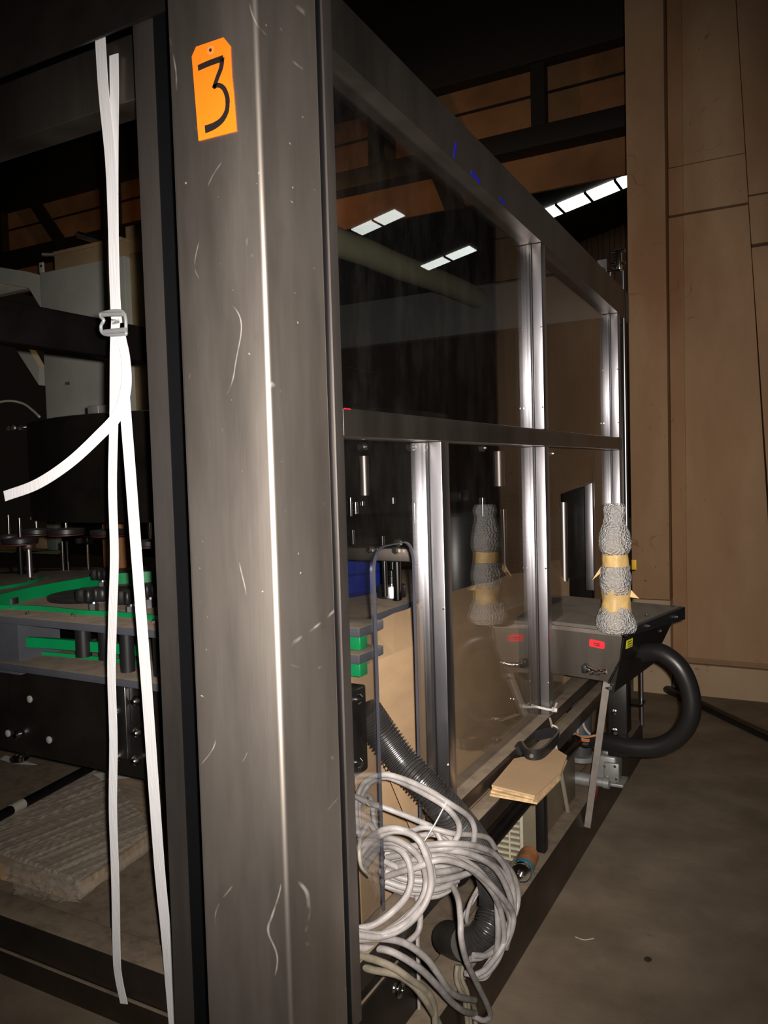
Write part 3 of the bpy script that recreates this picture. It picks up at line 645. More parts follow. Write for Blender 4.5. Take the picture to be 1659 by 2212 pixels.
# things standing around inside and behind
def standing(name, xr, yr, zr, m, label, cat, bev=.004): return tag(box(name, xr, yr, zr, m, None, bev), label, cat)
a = P(868, 1280, Y=3.05)
bl = thing('blue_drum', (-1.80, 2.75, zt), 'blue plastic tub standing on the carousel table, seen through the pane cut-out', 'tub')
DH = P(820, 1196, Y=2.5).z - zt
lathe('tub_body', [(.25, 0), (.27, .02), (.27, DH * .45), (.277, DH * .47), (.27, DH * .5), (.27, DH - .03), (.26, DH - .01)], (-1.80, 2.75, zt + .0005), BLUE, bl, 40)
lathe('tub_rim', [(.262, DH - .009), (.270, DH - .006), (.270, DH + .012), (.255, DH + .014)], (-1.80, 2.75, zt + .0005), BLACKPL, bl, 40)

# ------------------------------------------------------------------ wrapped boards on the drip pan
ZB = .135
bo = thing('board_bundle', P(180, 1800, Z=.07), 'bundle of flat boards wrapped in clear film on the drip pan', 'boards')
out_ = [(-120, 1800), (10, 1862), (165, 1905), (215, 1876), (332, 1792), (352, 1690), (222, 1660), (120, 1700)]
top = [P(a, b, Z=ZB) for a, b in out_]
for i, (z0, z1) in enumerate(((.071, .090), (.091, .112), (.113, ZB))):
    prism('board', [Vector((p.x, p.y, z0)) + Vector(((i - 1) * .012, (i - 1) * .008, 0)) for p in top], (0, 0, z1 - z0), mat('grey_board', (.34, .26, .175), .8, var=.3, scale=5, stretch=(2, 12, 1)) if i == 2 else CARD, bo)
V = []; F = []; nu, nv = 90, 90
gl_ = (P(330, 1728, Z=ZB) - P(0, 1862, Z=ZB)).normalized(); gc_ = Vector((-gl_.y, gl_.x, 0))
def bil(s, t): return (top[0].lerp(top[2], s)).lerp(top[6].lerp(top[4], s), t)
for i in range(nu + 1):
    for j in range(nv + 1):
        s, t = -.04 + 1.08 * i / nu, -.04 + 1.08 * j / nv
        p = bil(s, t); e = max(0, abs(s - .5) - .5, abs(t - .5) - .5) * 25
        a_, c_ = p.dot(gl_), p.dot(gc_)
        ridge = abs(noise.noise(Vector((c_ * 55, a_ * 1.6, 3)))) * .012 + abs(noise.noise(Vector((c_ * 22, a_ * 2.5, 9)))) * .010 + abs(noise.noise(Vector((p.x * 40, p.y * 40, 1)))) * .003
        V.append(Vector((p.x, p.y, ZB + .003 + ridge - min(e, 1) * .055)))
for i in range(nu):
    for j in range(nv): F.append((i * (nv + 1) + j, (i + 1) * (nv + 1) + j, (i + 1) * (nv + 1) + j + 1, i * (nv + 1) + j + 1))
fo = mesh('stretch_film', V, F, FILM, bo, label='crinkled clear stretch film')
md = fo.modifiers.new('thick', 'SOLIDIFY'); md.thickness = .0006
# crumpled film end hanging off the front
V = []; F = []; 
for i in range(25):
    for j in range(9):
        s = i / 24; t = j / 8; p = P(10 + 160 * s, 1862 + 44 * s, Z=ZB); q = P(40 + 130 * s, 1935 + 20 * s, Z=.072)
        r = p.lerp(q, t); nz = noise.noise_vector(Vector((s * 14, t * 7, 7))) * .03; V.append(r + Vector((nz.x, nz.y - .01 * math.sin(t * 3.14), abs(nz.z) * .6 + .004)))
for i in range(24):
    for j in range(8): F.append((i * 9 + j, (i + 1) * 9 + j, (i + 1) * 9 + j + 1, i * 9 + j + 1))
fo = mesh('film_end', V, F, FILM2, bo); md = fo.modifiers.new('thick', 'SOLIDIFY'); md.thickness = .0006
# black bar with a taped joint lying behind the boards
br = thing('black_bar', P(60, 1735, Z=.09), 'black bar with a pale tape band lying behind the boards', 'bar')
rod('bar', P(-60, 1795, Z=.165), P(215, 1648, Z=.165), .02, BLACKMET, br, 10)
a, c = P(24, 1750, Z=.165), P(50, 1736, Z=.165); rod('tape_band', a, c, .0215, mat('pale_tape', (.40, .37, .31), .7), br, 12)
tag(prism('paper_scrap', [P(a, b, Z=.074) for a, b in ((0, 1640), (12, 1632), (80, 1652), (30, 1650))], (0, 0, .001), mat('white_paper', (.7, .68, .64), .8)), 'white paper scrap at the left edge of the drip pan', 'paper')
tag(prism('paper_strip', [P(a, b, Z=.16) for a, b in ((200, 1672), (285, 1664), (280, 1680), (220, 1684))], (0, 0, .001), mat('white_paper2', (.62, .6, .56), .8)), 'pale paper strip behind the strap under the housing', 'paper')

# ------------------------------------------------------------------ background left
cb = thing('electrical_cabinet', P(180, 900, Y=4.3), 'pale grey cabinet on a frame behind the machine', 'cabinet')
Yc = 4.3; a, c = P(85, 590, Y=Yc), P(268, 560, Y=Yc); zlow = P(100, 900, Y=Yc).z
cb.location.z = 0
box('body', (a.x, c.x), (Yc, Yc + .6), (zlow - .8, a.z), WHITEP, cb, .006)
box('side_cover', (c.x + .002, c.x + .16), (Yc + .05, Yc + .55), (zlow - .8, a.z + .02), BEIGEBOX, cb, .006)
box('plinth', (a.x + .05, c.x), (Yc + .05, Yc + .55), (0, zlow - .801), BLACKMET, cb)
t_ = P(89, 578, Y=Yc); box('lifting_lug', (t_.x - .025, t_.x + .025), (Yc, Yc + .012), (a.z + .001, a.z + .08), WHITEP, cb, .004)
lathe('lug_hole', [(.010, 0), (.010, -.002)], (t_.x, Yc - .0005, a.z + .05), BLACKRUB, cb, 12, 'Y')
prism('bracket_arm', [P(*q, Y=Yc + .02) for q in ((-60, 568), (60, 587), (88, 595), (88, 665), (62, 622), (-60, 602))], (0, .06, 0), WHITEP, cb)
prism('bracket_arm', [P(*q, Y=Yc + .1) for q in ((-60, 625), (45, 602), (62, 622), (-60, 650))], (0, .06, 0), WHITEP, cb)
prism('brace', [P(*q, Y=Yc + .02) for q in ((22, 735), (52, 735), (84, 792), (84, 832))], (0, .06, 0), WHITEP, cb)
prism('pen_drawing', [P(*q, Y=Yc - .0006) for q in ((140, 826), (150, 824), (151, 831), (141, 832))], (0, -.0008, 0), OLIVE, cb)
cbx = thing('cardboard_box', P(180, 585, Y=4.4), 'flat tan cardboard box lying on top of the pale cabinet', 'box')
a2, c2 = P(118, 575, Y=4.4), P(262, 540, Y=4.4)
box('carton', (a2.x, c2.x), (4.4, 4.75), (a.z + .001, P(118, 552, Y=4.4).z), BEIGEBOX, cbx, .003)
box('lid', (a2.x - .006, c2.x + .006), (4.39, 4.76), (P(118, 552, Y=4.4).z + .001, P(118, 544, Y=4.4).z), BEIGEBOX, cbx, .003)
zt2 = P(118, 544, Y=4.4).z
def junk(name, pa, pb, r, m, label): return tag(rod(name, pa, pb, r, m), label, 'tube')
q = P(102, 530, Y=4.5); junk('metal_tube', (q.x, 4.45, zt2 + .024), (P(142, 540, Y=4.5).x, 4.6, zt2 + .024), .022, STEEL_L, 'short pale metal tube on the flat carton')
q = P(168, 502, Y=4.5); junk('metal_tube', (q.x, 4.5, zt2 + .13), (P(222, 522, Y=4.5).x, 4.62, zt2 + .03), .028, STEEL_L, 'pale metal tube tilted up on the flat carton')
a3 = P(270, 485, Y=4.5); tag(box('tan_carton', (a3.x, a3.x + .16), (4.5, 4.7), (a.z + .021, P(270, 490, Y=4.5).z), BEIGEBOX, None, .004), 'upright tan carton on top of the cabinet beside the strap', 'carton')
# wood block, pale machine, small carton beyond the carousel
q = onplate(212, 1232); tag(box('wood_block', (q.x - .07, q.x + .07), (q.y + .1, q.y + .2), (zt, P(212, 1128, Y=q.y + .1).z), WOOD, None, .004), 'orange wooden board standing on end behind the clamp arm', 'board')
pm = thing('pale_machine', (-3.2, 5.2, 0), 'pale green machine bed glimpsed beyond the carousel shafts', 'machine')
za, zb2 = P(120, 1236, Y=5.0).z, P(120, 1195, Y=5.0).z
box('bed', (-9.5, -3.1), (5.0, 5.9), (0, zb2), PALEGREEN, pm, .01)
box('column', (P(100, 1150, Y=5.2).x, P(121, 1150, Y=5.2).x), (5.2, 5.5), (zb2 + .001, P(110, 1080, Y=5.2).z), PALEGREEN, pm, .01)
for x, y in ((82, 1218), (122, 1212), (160, 1204), (178, 1208)):
    lathe('socket', [(.035, 0), (.03, -.03), (.012, -.035)], P(x, y, Y=5.0), BLACKPL, pm, 14, 'Y')
q = P(86, 1175, Y=5.3); tag(box('brown_carton', (q.x - .12, q.x + .12), (5.3, 5.5), (zb2 + .001, P(86, 1150, Y=5.3).z), CARD, None, .004), 'small brown carton on the pale machine bed', 'carton')

# ================================================================== SIDE OPENING
# cardboard sheet leaning inside the side glass
cs = thing('cardboard_sheet', (-1.0, 2.2, .2), 'large creased cardboard sheet standing behind the side glass', 'cardboard')
XA, XB = -.98, -1.09
topq = [(760, 1395), (800, 1350), (850, 1325), (880, 1316), (905, 1302), (960, 1283), (1030, 1262), (1060, 1258), (1100, 1240), (1140, 1236), (1190, 1212), (1230, 1205)]
fold = [(760, 1455), (800, 1432), (850, 1412), (880, 1400), (905, 1388), (960, 1362), (1030, 1335), (1060, 1325), (1100, 1312), (1140, 1300), (1190, 1286), (1230, 1275)]
tq = [P(a, b, X=XB) for a, b in topq]; fq = [P(a, b, X=XA) for a, b in fold]; bq = [Vector((XA + .01, p.y, .30)) for p in fq]
n_ = len(tq); V = tq + fq + bq; F = [(i, i + 1, n_ + i + 1, n_ + i) for i in range(n_ - 1)] + [(n_ + i, n_ + i + 1, 2 * n_ + i + 1, 2 * n_ + i) for i in range(n_ - 1)]
so = mesh('sheet', V, F, CARD, cs); md = so.modifiers.new('thick', 'SOLIDIFY'); md.thickness = .004
fl_ = prism('torn_flap', [P(*q, X=-.93) for q in ((832, 1650), (905, 1790), (900, 1640), (870, 1600))], (-.004, 0, 0), CARD, cs)
prism('torn_flap', [P(*q, X=-.91) for q in ((828, 1645), (850, 1650), (905, 1792), (890, 1795))], (-.003, 0, 0), CARD, cs)

# ribbed black hose through the opening
def uv(u, v, X): return P(680 + u * .3897, 1350 + v * .3897, X=X)
hz = [uv(275, 470, -.93), uv(360, 590, -.905), uv(480, 755, -.855), uv(600, 880, -.80), uv(720, 1010, -.755), uv(850, 1160, -.74), uv(940, 1300, -.735), uv(985, 1430, -.735), uv(995, 1560, -.735), uv(960, 1680, -.74), uv(900, 1750, -.765), uv(830, 1770, -.80)]
path = spline(hz, 10)
# resample evenly so the ribs have one pitch
L = [0]
for i in range(1, len(path)): L.append(L[-1] + (path[i] - path[i - 1]).length)
pitch = .0088; nrib = int(L[-1] / pitch); pp = []; rr_ = []
def along(s):
    for i in range(1, len(L)):
        if L[i] >= s: return path[i - 1].lerp(path[i], (s - L[i - 1]) / max(1e-9, L[i] - L[i - 1]))
    return path[-1].copy()
for i in range(nrib):
    for f, r in ((0, .0335), (.25, .0395), (.5, .0395), (.75, .0335)): pp.append(along((i + f) * pitch)); rr_.append(r)
hs = thing('ribbed_hose', Vector((pp[-1].x, pp[-1].y, pp[-1].z - .04)), 'ribbed black suction hose looping out through the pane opening', 'hose')
sweep('hose_wall', pp, .036, CORR, hs, 22, radii=rr_)
e0, e1 = path[-1], uv(740, 1735, -.90)
sweep('hose_cuff', [path[-1] + (path[-1] - path[-2]).normalized() * -.01, e0.lerp(e1, .5), e1], .045, mat('cuff_rubber', (.045, .038, .032), .55, var=.3, scale=20), hs, 22)
a = uv(265, 430, -1.0)
box('hose_flange', (-.962, -.90), (P(745, 1600, X=-.9).y, P(795, 1600, X=-.9).y), (P(770, 1680, X=-.9).z, P(770, 1488, X=-.9).z), BLACKMET, hs, .006)
for x, y in ((771, 1510), (771, 1648)): lathe('flange_bolt', [(.012, 0), (.012, .008), (.006, .014)], P(x, y, X=-.8995), CHROME, hs, 16, 'X')

# coil of grey cable
coil = thing('cable_coil', uv(640, 1500, -.74), 'big coil of grey cable hanging out of the pane opening', 'cable coil')
def cable(name, pts, X, r=.0068, m=CABLE, parent=None, k=7):
    q = []
    n = len(pts)
    for i, p in enumerate(pts):
        if len(p) == 3: x = p[2]
        else: x = X[0] + (X[1] - X[0]) * i / (n - 1)
        q.append(uv(p[0], p[1], x))
    return tube(name, q, r, m, parent, 10, k)
LO = [
 ([(240, 1150, -.93), (228, 1000, -.93), (270, 880, -.92), (370, 830, -.87), (480, 850, -.82), (620, 910, -.75), (740, 985, -.70), (850, 1060, -.685), (885, 1130, -.68), (880, 1205, -.685)], .0062),
 ([(250, 1170, -.95), (246, 1000, -.94), (300, 885, -.93), (385, 845, -.88), (480, 872, -.83), (600, 932, -.76), (720, 1005, -.705), (790, 1085, -.69), (800, 1150, -.69), (775, 1200, -.70)], .0062),
 ([(225, 950, -.92), (300, 985, -.88), (380, 1010, -.84), (560, 1080, -.78), (660, 1130, -.75), (705, 1205, -.73)], .006),
 ([(250, 1265, -.90), (300, 1185, -.88), (400, 1130, -.82), (500, 1140, -.78), (580, 1190, -.75), (630, 1280, -.735), (655, 1380, -.73), (640, 1480, -.73), (580, 1580, -.74), (480, 1670, -.76), (360, 1715, -.80), (235, 1700, -.83)], .0068),
 ([(260, 1300, -.92), (350, 1205, -.87), (420, 1185, -.82), (520, 1230, -.77), (590, 1310, -.75), (618, 1420, -.745), (590, 1530, -.745), (500, 1635, -.76), (400, 1700, -.79), (300, 1730, -.82), (235, 1735, -.84)], .0068),
 ([(280, 1340, -.92), (360, 1240, -.87), (440, 1230, -.82), (510, 1290, -.78), (535, 1400, -.765), (510, 1500, -.765), (430, 1590, -.78), (330, 1660, -.81), (235, 1685, -.835)], .0068),
 ([(390, 1240, -.86), (600, 1222, -.76), (760, 1212, -.70), (900, 1228, -.675), (1010, 1282, -.67), (1078, 1390, -.67), (1104, 1520, -.67), (1090, 1640, -.675), (1040, 1760, -.69), (960, 1828, -.71), (880, 1832, -.73)], .0068),
 ([(400, 1290, -.86), (620, 1248, -.755), (780, 1252, -.70), (900, 1285, -.675), (1000, 1350, -.665), (1060, 1450, -.66), (1092, 1560, -.66), (1082, 1680, -.665), (1030, 1800, -.68), (950, 1905, -.70), (880, 1945, -.72)], .0068),
 ([(400, 1340, -.86), (560, 1300, -.77), (700, 1282, -.72), (830, 1330, -.69), (930, 1412, -.675), (1000, 1510, -.67), (1038, 1620, -.67), (1048, 1750, -.675), (1010, 1862, -.69), (930, 1945, -.71), (835, 1930, -.74)], .0068),
 ([(390, 1395, -.85), (560, 1345, -.76), (700, 1302, -.71), (850, 1342, -.68), (960, 1425, -.665), (1040, 1512, -.655), (1098, 1600, -.655), (1092, 1690, -.66), (1050, 1790, -.68)], .0068),
 ([(390, 1310, -.85), (480, 1352, -.81), (600, 1372, -.77), (720, 1366, -.74), (800, 1348, -.73), (850, 1312, -.72)], .0068),
 ([(390, 1362, -.85), (500, 1408, -.81), (640, 1420, -.76), (760, 1402, -.735), (860, 1372, -.72)], .0068),
 ([(390, 1420, -.85), (500, 1455, -.81), (620, 1468, -.77), (720, 1452, -.745), (790, 1412, -.735)], .0068),
 ([(400, 1448, -.86), (520, 1490, -.82), (640, 1505, -.78), (715, 1485, -.76), (780, 1440, -.75)], .0068),
 ([(390, 1265, -.87), (520, 1290, -.82), (640, 1335, -.77), (760, 1340, -.74), (850, 1325, -.73)], .0068),
 ([(530, 1142, -.80), (620, 1122, -.76), (760, 1155, -.71), (880, 1165, -.69), (960, 1182, -.68), (1000, 1235, -.68)], .006),
 ([(540, 1180, -.80), (640, 1160, -.77), (730, 1180, -.74), (790, 1215, -.72)], .006),
 ([(590, 1180, -.79), (680, 1145, -.75), (740, 1170, -.73), (770, 1210, -.72)], .006),
 ([(480, 1290, -.83), (600, 1280, -.775), (720, 1310, -.74), (800, 1330, -.73)], .0068),
 ([(250, 1180, -.95), (300, 1105, -.93), (350, 1155, -.90), (400, 1120, -.88)], .006),
 ([(235, 1100, -.96), (260, 960, -.95), (310, 960, -.94), (330, 1090, -.93), (345, 1160, -.92)], .006),
]
for i in (3, 4, 6, 7, 8, 9, 10, 11, 12):
    q_ = LO[i][0]; du, dv, dx = ((-14, 22, .004), (10, 26, -.01), (-26, 34, -.012), (-20, 24, -.016), (-34, 26, -.01), (-24, -30, -.014), (4, 22, -.02), (-6, 24, -.014), (2, 22, -.012))[(3, 4, 6, 7, 8, 9, 10, 11, 12).index(i)]
    LO.append(([(u + du * math.sin(k * .9 + i), v + dv * (.4 + .6 * math.cos(k * .5)), X + dx) for k, (u, v, X) in enumerate(q_)], .0068))
for pts, r in LO: cable('loop', pts, None, r * 1.06, CABLE, coil)
# zip tie and white cable tie strap holding the coil
ribbon('cable_tie', spline([uv(728, 990, -.70), uv(680, 1080, -.725), uv(640, 1150, -.745), uv(608, 1200, -.76)], 5), (0, 1, 0), .009, .002, mat('white_nylon', (.72, .70, .66), .4), coil)
tube('tie_band', [uv(250, 1195, -.86), uv(246, 1260, -.845), uv(258, 1340, -.845), uv(300, 1390, -.85)], .004, mat('ivory_nylon', (.5, .46, .36), .5), coil)
# separate cables dropping to the floor
def lone(pts, label, r=.0068, m=CABLE, X=None): return tag(cable('cable', pts, X, r, m), label, 'cable', 'loose grey cables below the pane opening')
lone([(758, 1435, -.74), (795, 1520, -.70), (808, 1640, -.675), (812, 1740, -.67), (840, 1860, -.68), (900, 1990, -.70), (958, 2110, -.72), (972, 2170, -.73), (935, 2192, -.74), (880, 2170, -.76)], 'grey cable hanging straight down in front of the hose cuff')
lone([(565, 1500, -.80), (585, 1610, -.79), (572, 1700, -.79), (510, 1765, -.80)], 'short grey cable curving behind the left loops of the coil')
lone([(908, 1455, -.78), (862, 1540, -.79), (842, 1620, -.80), (846, 1672, -.805)], 'thin grey cable passing behind the bend of the ribbed hose', .0055)
lone([(910, 1470, -.79), (880, 1530, -.80), (835, 1590, -.81), (815, 1640, -.815)], 'second thin cable crossing behind the bend of the ribbed hose', .004)
lone([(225, 1742, -.83), (380, 1738, -.80), (500, 1765, -.77), (610, 1842, -.745), (680, 1930, -.735), (740, 2020, -.735), (800, 2062, -.74), (885, 2080, -.76)], 'grey cable sweeping from the post to the base beam, uppermost of the lower four', .0075)
lone([(225, 1788, -.83), (380, 1798, -.80), (480, 1838, -.77), (590, 1912, -.745), (680, 2002, -.735), (760, 2092, -.735), (830, 2142, -.74), (890, 2152, -.76)], 'grey cable sweeping from the post, second of the lower four', .0075)
lone([(190, 1828, -.82), (320, 1852, -.80), (440, 1902, -.77), (540, 1972, -.75), (620, 2032, -.74), (658, 2100, -.74), (668, 2215, -.745), (668, 2330, -.75)], 'yellowed cable sweeping from the post, third of the lower four', .0075, CABLE2)
lone([(190, 1872, -.82), (320, 1912, -.80), (450, 1938, -.775), (540, 1992, -.755), (600, 2062, -.745), (650, 2142, -.745), (695, 2230, -.75), (720, 2330, -.755)], 'yellowed cable sweeping from the post, lowest of the lower four', .0075, CABLE2)
for i, (x0, x1) in enumerate(((800, 835), (820, 850), (790, 880))):
    lone([(x0, 1885, -.80), (x0 - 5, 1960, -.80), (x0 + 25, 2040, -.79), (x1, 2110, -.79), (x1 + 12, 2220, -.79), (x1 + 14, 2330, -.79)], ('pale cable strand', 'middle pale cable strand', 'outer pale cable strand')[i] + ' dropping below the hose cuff', .0062, CABLE2)

# ------------------------------------------------------------------ infeed trough at the far end
TROUGH = steel_mat('trough_steel', (0.20, 0.175, 0.15), 0.36, scratch=False)
tr = thing('infeed_trough', (-.75, 3.0, .72), 'grey steel infeed trough sticking out through the far lower pane', 'trough')
A, B, Cc, D = Vector((-1.02, 2.80, .945)), Vector((-.603, 2.80, .926)), Vector((-.475, 3.2, .945)), Vector((-1.02, 3.25, .96))
zb_ = .747
prism('trough_body', [Vector((-1.02, 2.80, .77)), Vector((-.656, 2.80, zb_)), Vector((-.615, 2.80, .83)), Vector((-.603, 2.80, .925)), Vector((-1.02, 2.80, .944))], (.09, .36, .01), TROUGH, tr, label='folded dull steel body')
prism('lid', [A + Vector((0, -.012, .001)), B + Vector((.004, -.012, .001)), Cc + Vector((.004, 0, .001)), D], (0, 0, .012), mat('dusty_lid', (.15, .13, .11), .5, .5, var=.2, scale=6, dust=(.24, .20, .155)), tr)
prism('lid_flange', [Vector((-1.02, 2.786, .93)), Vector((-.605, 2.786, .912)), Vector((-.605, 2.786, .926)), Vector((-1.02, 2.786, .945))], (0, .006, 0), STEEL_D, tr)
# black end bracket
prism('end_bracket', [B + Vector((.006, -.01, .012)), Cc + Vector((.006, 0, .012)), Cc + Vector((.006, 0, -.035)), B + Vector((.006, -.01, -.012))], (.014, -.004, 0), BLACKPL, tr)
for t, dz in ((.30, .0), (.80, -.008), (.5, -.035)):
    q = B.lerp(Cc, t) + Vector((.022, -.004, dz)); bolt(q, (.95, -.3, 0), .008, .012, tr)
for t in (.45, .92): 
    q = B.lerp(Cc, t) + Vector((-.01, 0, .014)); bolt(q, (0, 0, 1), .008, .012, tr)
# slanted end plate and foot
prism('end_plate', [Vector((-.603, 2.802, .905)), Vector((-.615, 2.802, .83)), Vector((-.656, 2.802, .74)), Vector((-.60, 3.0, .76)), Vector((-.53, 3.12, .83)), Vector((-.50, 3.15, .90))], (.004, -.001, 0), DARKPAN, tr)
prism('gusset', [Vector((-.645, 2.81, .838)), Vector((-.668, 2.81, .72)), Vector((-.62, 2.98, .765)), Vector((-.55, 3.05, .80))], (.03, 0, -.012), DARKPAN, tr)
# red warning sticker with two lines of print, and the yellow one
sc_ = P(1290, 1391, Y=2.799); wv = Vector((1, 0, -.045)); 
rs = prism('red_sticker', [P(*q, Y=2.7995) for q in ((1273, 1382), (1276, 1380.5), (1303, 1386), (1306, 1388), (1306, 1400), (1303, 1402), (1276, 1396.5), (1273, 1395))], (0, -.0008, 0), RED, tr)
for (x0, y0, x1, y1) in ((1282, 1389, 1287, 1390), (1288.5, 1390, 1296, 1391.5), (1284, 1393, 1296, 1395.5)):
    prism('sticker_print', [P(x0, y0 - .9, Y=2.7985), P(x1, y1 - .9, Y=2.7985), P(x1, y1 + .9, Y=2.7985), P(x0, y0 + .9, Y=2.7985)], (0, -.0004, 0), INK, rs)
ya = Vector((-.592, 2.812, .895))
ys = prism('yellow_sticker', [ya, ya + Vector((.012, .035, .003)), ya + Vector((.010, .035, -.027)), ya + Vector((-.004, 0, -.030))], (.0015, 0, 0), YELLSTK, tr)
for k in range(3):
    prism('sticker_print', [ya + Vector((.003, .004, -.006 - .008 * k)), ya + Vector((.011, .031, -.004 - .008 * k)), ya + Vector((.011, .031, -.0065 - .008 * k)), ya + Vector((.003, .004, -.0085 - .008 * k))], (.001, 0, 0), INK, ys)
# drain cock on the front
dk = P(1268, 1441, Y=2.795)
box('valve_body', (dk.x - .012, dk.x + .006), (2.765, 2.80), (dk.z - .016, dk.z + .012), BLACKPL, tr, .003)
tube('valve_spout', [dk + Vector((.005, -.02, 0)), dk + Vector((.025, -.025, -.006)), dk + Vector((.045, -.028, -.010)), dk + Vector((.075, -.028, -.004))], .009, CHROME, tr, 14)
for dx in (.022, .05, .07): lathe('spout_nut', [(.012, -.004), (.012, .004)], dk + Vector((dx, -.026, -.008 if dx < .07 else -.004)), CHROME, tr, 12, 'X')
# leaning flat stay, bolted to the base beam
lb0, lb1 = Vector((-.800, 3.045, .105)), Vector((-.662, 2.81, .742))
ribbon('stay_bar', [lb0, lb0.lerp(lb1, .5), lb1], (1, 0, .2), .024, .012, mat('stay_steel', (.40, .36, .32), .45, .3, var=.15, scale=20), tr, label='leaning flat steel stay')
bolt(lb1 + Vector((.015, -.01, -.015)), (0, -1, 0), .007, .01, tr)
# hinge ovals behind the stay
for dz, r in ((-.12, .010), (-.19, .012)): lathe('cam_disc', [(r, 0), (r, -.004), (r * .6, -.006)], lb1 + Vector((.012, .06, dz)), CHROME, tr, 14, 'Y')
box('rear_leg', (-.70, -.63), (2.98, 3.0), (.42, .745), DARKPAN, tr, .003)
# fat black hose, D-shaped loop
fh = thing('rubber_hose', (-.5, 2.95, .46), 'thick smooth black rubber hose looping from the trough end to the floor side', 'hose')
pts = [P(1372, 1418, Y=2.97), P(1400, 1408, Y=2.95), P(1432, 1412, Y=2.93), P(1468, 1442, Y=2.92), P(1490, 1492, Y=2.92), P(1492, 1545, Y=2.92), P(1468, 1588, Y=2.93), P(1425, 1612, Y=2.94), P(1370, 1614, Y=2.95), P(1325, 1605, Y=2.97), P(1285, 1598, Y=3.0)]
tube('hose_wall', pts, .033, HOSE, fh, 24, 8)
sweep('hose_collar', [pts[0] + Vector((-.02, 0, 0)), pts[0] + Vector((.015, 0, .006))], .039, BLACKPL, fh, 24)
for i, (m, dz, dy) in enumerate(((BLUEWIRE, .012, 0), (ORWIRE, -.004, .004), (CANO, .02, -.01), (CABLE, .005, .012), (BLACKRUB, -.012, 0))):
    a = P(1290, 1598, Y=2.98) + Vector((0, dy, dz)); 
    tube('wire', [a, a + Vector((-.05, 0, -.004 - .004 * i)), a + Vector((-.12, .02, .002 + .006 * (i - 2))), a + Vector((-.17, .04, .012 * (i - 2)))], .0045, m, fh, 8)
# bubble-wrapped upright on the trough corner
wp = thing('wrapped_pillar', (-.61, 2.73, .945), 'upright wrapped in bubble wrap and yellowed tape on the trough corner', 'wrapped post')
base = Vector((-.61, 2.735, 0)); z0 = .925
def wrapseg(name, prof, m, seg=40, wob=.10, off=(0, 0)):
    V = []; F = []; n = len(prof)
    for i, (r, z) in enumerate(prof):
        for j in range(seg):
            a = 2 * math.pi * j / seg; d = Vector((math.cos(a), math.sin(a), 0)); s = noise.noise(Vector((d.x * 1.6, d.y * 1.6, z * 14 + len(name)))) * wob + noise.noise(Vector((d.x * 5, d.y * 5, z * 45))) * wob * .55
            V.append(base + Vector((off[0], off[1], z)) + d * r * (1 + s))
    for i in range(n - 1):
        for j in range(seg): F.append((i * seg + j, i * seg + (j + 1) % seg, (i + 1) * seg + (j + 1) % seg, (i + 1) * seg + j))
    F += [tuple(range(seg - 1, -1, -1)), tuple((n - 1) * seg + j for j in range(seg))]
    return mesh(name, V, F, m, wp, True)
def prof(z0, z1, rs, n=18):
    o = []
    for i in range(n + 1):
        t = i / n * (len(rs) - 1); k = min(int(t), len(rs) - 2); o.append((rs[k] + (rs[k + 1] - rs[k]) * (t - k), z0 + (z1 - z0) * i / n))
    return o
zz = lambda y: P(1325, y, Y=2.73).z
wrapseg('core', prof(z0 + .01, zz(1150), [.030, .030]), FOAM, wob=.02)
wrapseg('bubble_skirt', prof(zz(1364), zz(1308), [.056, .066, .062, .054, .044]), BUBBLE, wob=.2)
wrapseg('tape_band', prof(zz(1318), zz(1270), [.049, .045, .046]), FOAM, wob=.10)
wrapseg('bubble_band', prof(zz(1282), zz(1222), [.046, .053, .052, .047]), BUBBLE, wob=.16)
wrapseg('tape_band', prof(zz(1232), zz(1186), [.043, .043, .042]), FOAM, wob=.10)
wrapseg('bubble_top', prof(zz(1197), zz(1088), [.045, .054, .053, .050, .044, .036, .034, .037, .030]), BUBBLE, wob=.16)
prism('torn_tape', [base + Vector(q) for q in ((.038, 0, zz(1288) + .0), (.075, .01, zz(1292)), (.05, .005, zz(1274)))], (0, .002, 0), FOAM, wp)
prism('torn_tape', [base + Vector(q) for q in ((-.038, .03, zz(1232)), (-.085, .02, zz(1258)), (-.045, .03, zz(1218)))], (0, .002, 0), FOAM, wp)
# yellow clip on the far post
yc = P(1370, 1222, Y=3.96); tag(box('yellow_clip', (yc.x - .012, yc.x + .012), (3.955, 3.969), (yc.z - .02, yc.z + .03), YELLOW, None, .003), 'small yellow plastic clip on the dark post behind the wrapped pillar', 'clip')
# cardboard pad lying on the support rail
cp = thing('cardboard_pad', (-.68, 2.45, .627), 'layered cardboard pad resting on the support rail under the handle', 'cardboard')
outl = [(1062, 1697), (1110, 1640), (1128, 1636), (1160, 1634), (1180, 1612), (1200, 1618), (1225, 1633), (1212, 1668), (1155, 1720)]
for i in range(4):
    z = .627 + i * .0065; sh = (3 - i)
    pts_ = [P(a, b + 3 * sh * .6, Z=.65) for a, b in outl]
    pts_ = [Vector((p.x - .006 * sh * random.random(), p.y + .008 * sh * random.random(), z)) for p in pts_]
    prism('card_layer', pts_, (0, 0, .0052), CARD if i == 3 else CARD_EDGE, cp)
